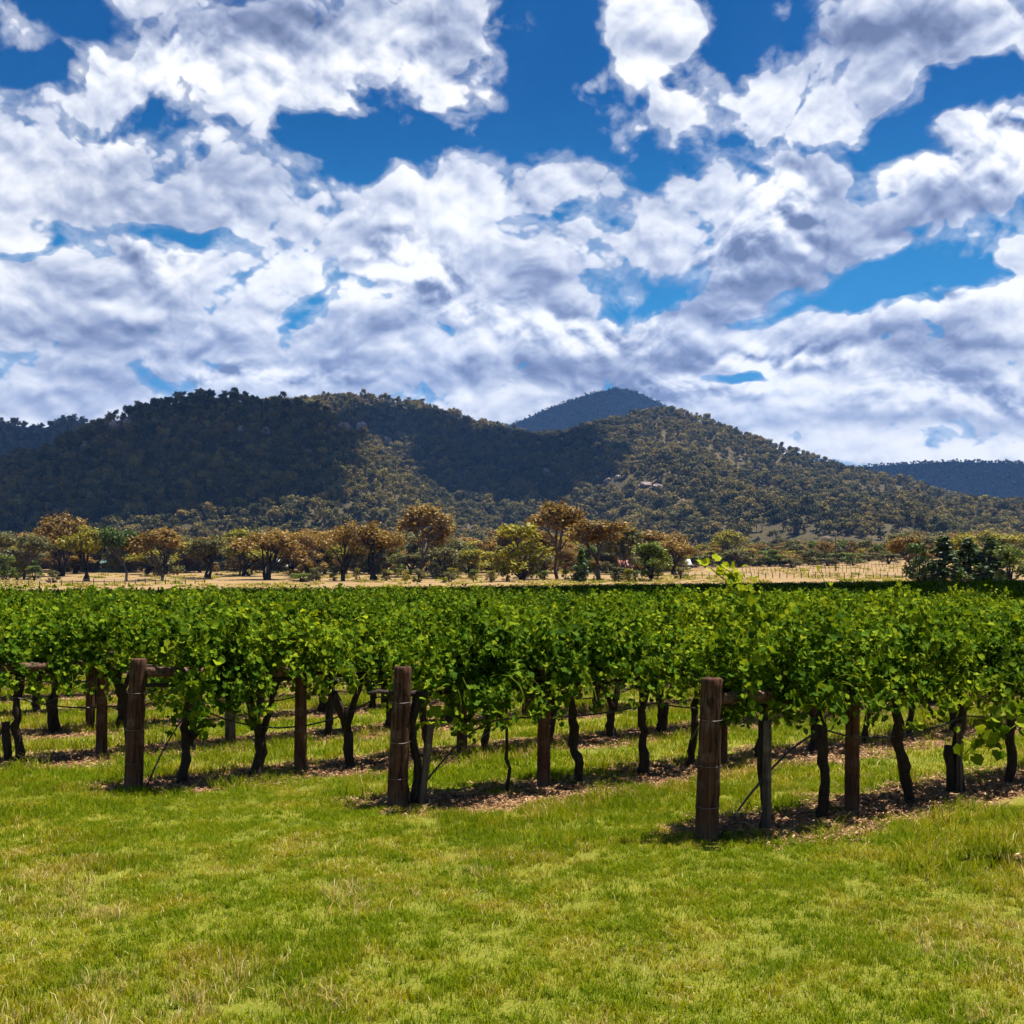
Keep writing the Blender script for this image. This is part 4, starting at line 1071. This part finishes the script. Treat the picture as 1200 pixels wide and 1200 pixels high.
# mulch: straw, bark chips and dead leaves on the strips
def chips(seed, n, size):
    rg = np.random.RandomState(seed); P = np.zeros((n, 3)); P[:, :2] = (rg.rand(n, 2) - .5) * size; P[:, 2] = .004 + rg.rand(n) * .02
    A, B, N = rand_rot(n, rg, 2.2); L = (.006 + .026 * rg.rand(n) ** 2)[:, None]; w = (.002 + .005 * rg.rand(n))[:, None]
    v = np.stack([P - A * L - B * w, P + A * L - B * w, P + A * L + B * w, P - A * L + B * w], 1).reshape(-1, 3)
    return mesh_np('mulch_patch', v, [np.arange(4 * n).reshape(-1, 4)], [M['mulch']])
def mulch_mat():
    m, t, out = newmat('mulch'); r = island(t)
    c = ramp(r, [(0, (.07, .030, .012)), (.4, (.20, .095, .042)), (.8, (.33, .19, .09)), (1, (.50, .35, .19))]); finish(t, out, c, .8, None, .2); return m
M['mulch'] = mulch_mat()
P, r_ = spread(.34, 8, 36, 4, lambda x, y: ss(.35, .8, strip_mask_np(x, y))); n4 = lay('mulch', [chips(i, 420, .5) for i in range(4)], P, r_, .9, 1.3, 'straw and dead leaf mulch under the vine rows')
print('grass', n1, n2, n3, 'mulch', n4)

# ------------------------------------------------------------------ far small things: sheds, fences, pole, cars
M['roof_green'] = plain('green_iron_roof', (.20, .33, .26), .45, .4); M['roof_white'] = plain('pale_iron_roof', (.42, .43, .43), .4, .4)
M['wall_white'] = plain('painted_board', (.62, .60, .55), .7, .3); M['wall_green'] = plain('green_board', (.22, .36, .30), .7, .3); M['dark_glass'] = plain('window_glass', (.02, .025, .03), .1, .6)
M['red_roof'] = plain('rust_iron_roof', (.26, .09, .06), .6, .3)
def house(px, py, wpx, hpx, dist, roofm, wallm, label, rz=.15, name='farm_shed'):
    x = (px - 600) / FPX * dist; z = g1(x, dist); W = wpx / FPX * dist; top = EYE + (HOR - py) / FPX * dist; H = max(3.2, top - z); D = W * .7; wall_h = H * .62
    o = thing(name, label, 'building', (x, dist, z), rz, 'farm buildings behind the gum trees')
    mb = MB(); mb.box((-W / 2, -D / 2, -.3), (W / 2, D / 2, wall_h)); mb.add([(-W / 2, -D / 2, wall_h), (-W / 2, D / 2, wall_h), (-W / 2, 0, H - .1), (W / 2, -D / 2, wall_h), (W / 2, D / 2, wall_h), (W / 2, 0, H - .1)], None, [(0, 2, 1), (3, 4, 5)])
    link('wall', mb.mesh('wall', M[wallm]), o)
    mb = MB(); e = .4
    for s in (-1, 1):
        ye, ze = s * (D / 2 + e), wall_h - e * (H - wall_h) / (D / 2)
        v = [(-W / 2 - e, ye, ze), (W / 2 + e, ye, ze), (W / 2 + e, 0, H), (-W / 2 - e, 0, H)]; v2 = [(a, b, c + .09) for a, b, c in v]
        mb.add(v + v2, [(0, 1, 2, 3), (7, 6, 5, 4), (0, 4, 5, 1), (1, 5, 6, 2), (3, 2, 6, 7), (0, 3, 7, 4)])
    link('roof', mb.mesh('roof', M[roofm]), o)
    mb = MB(); mb.box((-W * .05 - .45, -D / 2 - .06, 0), (-W * .05 + .45, -D / 2 - .003, 2.0)); link('door', mb.mesh('door', M['red_roof']), o)
    for wx in (-.3, .27):
        mb = MB(); mb.box((W * wx - .6, -D / 2 - .05, 1.0), (W * wx + .6, -D / 2 - .003, 1.9)); link('window', mb.mesh('window', M['dark_glass']), o)
house(137, 661, 32, 9, 330, 'roof_green', 'wall_green', 'low shed with green roof behind the dark olive gum')
house(228, 659, 26, 12, 335, 'roof_white', 'wall_green', 'pale green shed with light gabled roof behind the grey-brown gum', .5)
house(257, 664, 16, 10, 330, 'roof_green', 'wall_green', 'small square green shed right of the pale roofed one', .1)
house(327, 662, 22, 10, 335, 'roof_white', 'wall_white', 'white cottage with light roof right of the round brown gum', -.2, 'cottage')
house(344, 664, 10, 8, 345, 'roof_white', 'wall_white', 'tiny white shed beside the white cottage')
house(801, 664, 13, 9, 330, 'roof_white', 'wall_white', 'white cottage at the left end of the far paddock', .3, 'cottage')
house(733, 664, 14, 9, 300, 'red_roof', 'wall_white', 'small brown-roofed shed between the golden gum and green bush')
house(868, 656, 18, 8, 420, 'red_roof', 'wall_white', 'low rust-roofed shed behind the far paddock posts')
p = hit(969, 636); z = p.z
def far_shed(p, W, label):
    o = thing('farm_shed', label, 'building', (p.x, p.y, p.z), .2, 'farm buildings behind the gum trees')
    mb = MB(); mb.box((-W / 2, -2, -1.5), (W / 2, 2, 2.2)); link('wall', mb.mesh('wall', M['rail']), o)
    mb = MB(); mb.add([(-W / 2 - .4, -2.6, 2.1), (W / 2 + .4, -2.6, 2.1), (W / 2 + .4, 2.4, 3.4), (-W / 2 - .4, 2.4, 3.4), (-W / 2 - .4, -2.6, 2.25), (W / 2 + .4, -2.6, 2.25), (W / 2 + .4, 2.4, 3.55), (-W / 2 - .4, 2.4, 3.55)], [(0, 1, 2, 3), (7, 6, 5, 4), (0, 4, 5, 1), (1, 5, 6, 2), (2, 6, 7, 3), (3, 7, 4, 0)])
    link('roof', mb.mesh('roof', M['stake']), o)
far_shed(p, 3.6, 'low shed on the lower slope of the right hill')
# weeds and stubble break up the dry paddock
def paddock_weeds():
    rg = np.random.RandomState(12); n = 5200
    px = rg.uniform(-100, 1300, n); c = (px - 600) / FPX; y0 = (OFF0 + PITCH * (NROWS - 1) + 3.5) / (.8 - .6 * c); d = y0 + (330 - y0) * rg.rand(n) ** 1.0
    x = c * d; k = rg.rand(n) < np.clip(.25 + fbm(x / 14, d / 30, 4, 3) * 3.5, 0, 1); x, d = x[k], d[k]; n = len(x); s = rg.uniform(2.0, 6.5, n)
    lay_p = [grass_patch(80 + i, .40, 120, .10, .012, 'grass_dry' if i < 3 else 'grass_tall', 6) for i in range(4)]
    instancer('dry_weeds', lay_p, np.stack([x, d, gz(x, d)], 1), np.stack([0 * s, 0 * s, rg.rand(n) * 6.28], 1), np.stack([s, s, s * rg.uniform(.5, 1.1, n)], 1), rg.randint(0, 4, n), 'pale dry weeds and stubble of the paddock beyond the vineyard')
paddock_weeds()
# fences: thin posts and two wires
def fence(px0, px1, d0, d1, n, label, h=1.3, wires=True, w=.09):
    o = thing('post_fence', label, 'fence', (0, 0, 0), 0)
    pm = MB(); pm.tube([(0, 0, -.2), (0, 0, h * .5), (0.01, 0, h)], w, 7, True, .1, 1); me = pm.mesh('fence_post', M['stake'])
    tops = []
    for i in range(n):
        u = i / (n - 1); d = d0 + (d1 - d0) * u; x = (px0 + (px1 - px0) * u - 600) / FPX * d0 * (1 - u) + (px1 - 600) / FPX * d1 * u if False else ((px0 - 600) * d0 * (1 - u) + (px1 - 600) * d1 * u) / FPX
        z = g1(x, d); link('post', me, o, (x, d, z), i, (1, 1, .85 + .3 * random.random())); tops.append((x, d, z))
    if wires:
        mb = MB()
        for hh in (.5, .95): mb.tube([(a, b, c + h * hh) for a, b, c in tops], .02, 4, False)
        link('wire', mb.mesh('wire', M['wire']), o)
    return o
fence(790, 1066, 262, 256, 34, 'nearest line of thin posts along the edge of the far dry paddock')
fence(860, 1062, 290, 285, 42, 'middle line of close-set posts in the far dry paddock', 1.4, False, .055)
fence(870, 1060, 322, 318, 46, 'farthest line of close-set posts in the dry paddock', 1.4, False, .055)
fence(-20, 240, 205, 225, 22, 'low post fence in the dry grass beyond the vineyard at left', 1.1)
# bare dark end posts of the last rows at left
rg = random.Random(9); em = MB(); em.tube([(0, 0, -.1), (0, 0, 1.0), (0, 0, 1.95)], .09, 7, True, .1, 2); em = em.mesh('end_stub', M['post'])
dist_last = OFF0 + PITCH * (NROWS - 1)
for i in range(46):
    px = 2 + i * 5.1; c = (px - 600) / FPX; y = (dist_last + 1.6) / (.8 - .6 * c); x = c * y
    o = link('row_end_post', em, None, (x, y, g1(x, y) + .02), rg.random() * 6, (1, 1, rg.uniform(.98, 1.1)))
    tag(o, 'small dark post in the line where the vineyard meets dry grass', 'post', 'dark posts along the vineyard far edge')
# power pole
pd = 300; x = (979.5 - 600) / FPX * pd; z = g1(x, pd)
o = thing('power_pole', 'slim timber power pole standing in the dry paddock', 'power pole', (x, pd, z))
Hp = EYE + (HOR - 622) / FPX * pd - z
mb = MB(); mb.tube([(0, 0, -.5), (0, 0, Hp * .5), (0, 0, Hp)], [.19, .16, .12], 9, True, .03, 1); link('pole', mb.mesh('pole', M['stake'], True), o)
mb = MB(); mb.box((-1.0, -.2, Hp - .7), (1.0, -.125, Hp - .55)); link('crossarm', mb.mesh('crossarm', M['stake']), o)
for s in (-.8, 0, .8):
    mb = MB(); mb.tube([(s, -.16, Hp - .55), (s, -.16, Hp - .35)], .05, 8); link('insulator', mb.mesh('insulator', M['wall_white']), o)
# cars
M['red_paint'] = plain('red_car_paint', (.45, .02, .02), .25, .6); M['white_paint'] = plain('white_car_paint', (.7, .7, .7), .25, .6); M['tyre'] = plain('tyre_rubber', (.02, .02, .02), .8, .2)
def car(px, dist, paint, label, rz=0.1):
    x = (px - 600) / FPX * dist; o = thing('parked_car', label, 'car', (x, dist, g1(x, dist) + .02), rz)
    prof = [(-2.15, .35), (-2.2, .75), (-1.95, .98), (-1.35, 1.02), (-.85, 1.42), (.65, 1.46), (1.35, 1.05), (2.05, .92), (2.2, .6), (2.15, .35)]
    n = len(prof); v = []
    for yy, k in ((-.82, 1), (-.86, 0), (.86, 0), (.82, 1)):
        v += [(a * (1 if k == 0 else .985), yy * (1 - .16 * max(0, b - .95) / .5), b) for a, b in prof]
    q = [(i + s * n, i + 1 + s * n, i + 1 + (s + 1) * n, i + (s + 1) * n) for s in range(3) for i in range(n - 1)]
    me = mesh_np('body', v, [q, [list(range(n))], [list(range(3 * n, 4 * n))[::-1]]], [M[paint]]); link('body', me, o)
    for s in (-1, 1):
        g = MB(); yy = s * .80; g.add([(-1.2, yy * 1.02, 1.03), (.95, yy * 1.02, 1.04), (.55, yy * .90, 1.38), (-.78, yy * .90, 1.36)], [(0, 1, 2, 3)] if s < 0 else [(3, 2, 1, 0)]); gm = g.mesh('window', M['dark_glass']); gm.transform(Matrix.Translation((0, s * .05, 0))); link('window', gm, o)
        for wx in (-1.35, 1.35):
            w = MB(); w.tube([(wx, s * .66, .33), (wx, s * .87, .33)], .33, 18); link('wheel', w.mesh('wheel', M['tyre']), o)
car(1137, 214, 'red_paint', 'red car parked in front of the dark green trees'); car(1203, 214, 'white_paint', 'pale car at the right edge beside the dark trees', .4)

# ------------------------------------------------------------------ clouds overhead (above the frame) that shade parts of the land, and the air
def cloud_mat():
    m, t, out = newmat('cloud_white'); finish(t, out, (.9, .9, .9), 1.0, None, 0.0); return m
M['cloud'] = cloud_mat()
def cloud(spots, alt, seed, label):
    """spots: photo pixel and half size in metres of ground to lie in its shade"""
    rg = np.random.RandomState(seed); bm = bmesh.new()
    for (px, py, rx, ry, dist) in spots:
        T = Vector(((px - 600) / FPX * dist, dist, EYE + (HOR - py) / FPX * dist))
        c = T + SUND * ((alt - T.z) / SUND.z)
        for j in range(7):
            a = rg.rand() * 6.28; r = sqrt(rg.rand()) * .62; f = rg.uniform(.42, .72) if j else .95
            cc = c + Vector((cos(a) * r * rx, sin(a) * r * ry, rg.uniform(-.1, .15) * rx)) if j else c
            before = len(bm.verts)
            bmesh.ops.create_icosphere(bm, subdivisions=3, radius=1.0); bm.verts.ensure_lookup_table()
            for v in bm.verts[before:]:
                p = v.co; d = 1 + .28 * float(fbm(np.array([p.x * 2.2 + j + seed]), np.array([p.y * 2.2 + p.z * 3]), seed + j, 3)[0]) * 2
                zf = .45 if p.z > 0 else .15
                v.co = Vector((p.x * rx * f * d, p.y * ry * f * d, p.z * min(rx, ry) * f * zf * d)) + cc
    me = bpy.data.meshes.new('cloud'); bm.to_mesh(me); bm.free(); me.materials.append(M['cloud'])
    for pl in me.polygons: pl.use_smooth = True
    o = link('cloud', me); tag(o, label, None, None, 'stuff')
cloud([(30, 560, 110, 130, 780), (110, 520, 90, 120, 830), (200, 520, 100, 130, 820), (290, 510, 80, 100, 820), (60, 620, 80, 60, 650), (330, 570, 50, 60, 740), (240, 610, 70, 50, 660), (-150, 560, 160, 160, 800)], 640, 1, 'cumulus cloud above the left hill')
cloud([(560, 560, 60, 110, 1020), (500, 520, 55, 80, 1080), (620, 580, 55, 90, 980), (435, 510, 45, 50, 1100), (650, 540, 40, 60, 1080)], 900, 2, 'cumulus cloud above the valley between the hills')
cloud([(640, 490, 260, 260, 2950), (720, 475, 260, 300, 2900), (780, 490, 200, 200, 2900)], 2300, 3, 'cumulus cloud above the distant peak')
cloud([(1000, 560, 200, 260, 2450), (1100, 556, 240, 300, 2400), (1220, 560, 260, 300, 2400)], 1900, 4, 'cumulus cloud above the distant right ridge')
cloud([(950, 690, 15, 16, 60), (1130, 690, 15, 17, 56), (760, 690, 13, 14, 66), (250, 690, 20, 26, 88), (450, 690, 22, 26, 84), (650, 690, 24, 28, 82), (850, 690, 26, 28, 78), (1050, 690, 28, 30, 76), (150, 690, 45, 40, 140), (600, 690, 50, 38, 130), (1000, 690, 50, 40, 120), (1150, 690, 55, 45, 170), (820, 690, 45, 40, 160), (380, 690, 40, 30, 125), (1050, 690, 25, 22, 75)], 700, 6, 'cumulus cloud above the far vineyard')
cloud([(30, 505, 130, 200, 1480), (-80, 495, 200, 220, 1450)], 1300, 5, 'cumulus cloud above the far left ridge')

if HAZE:
    hb = MB(); hb.box((-3600, -90, -12), (3600, 3650, 560)); hm, ht, ho = newmat('haze')
    pv = node(ht, 'ShaderNodeVolumePrincipled', {'Color': (.20, .45, 1.0, 1), 'Density': HAZE, 'Anisotropy': 0.0}); ht.links.new(pv.outputs[0], ho.inputs['Volume'])
    o = link('haze', hb.mesh('haze', hm)); tag(o, kind='stuff')
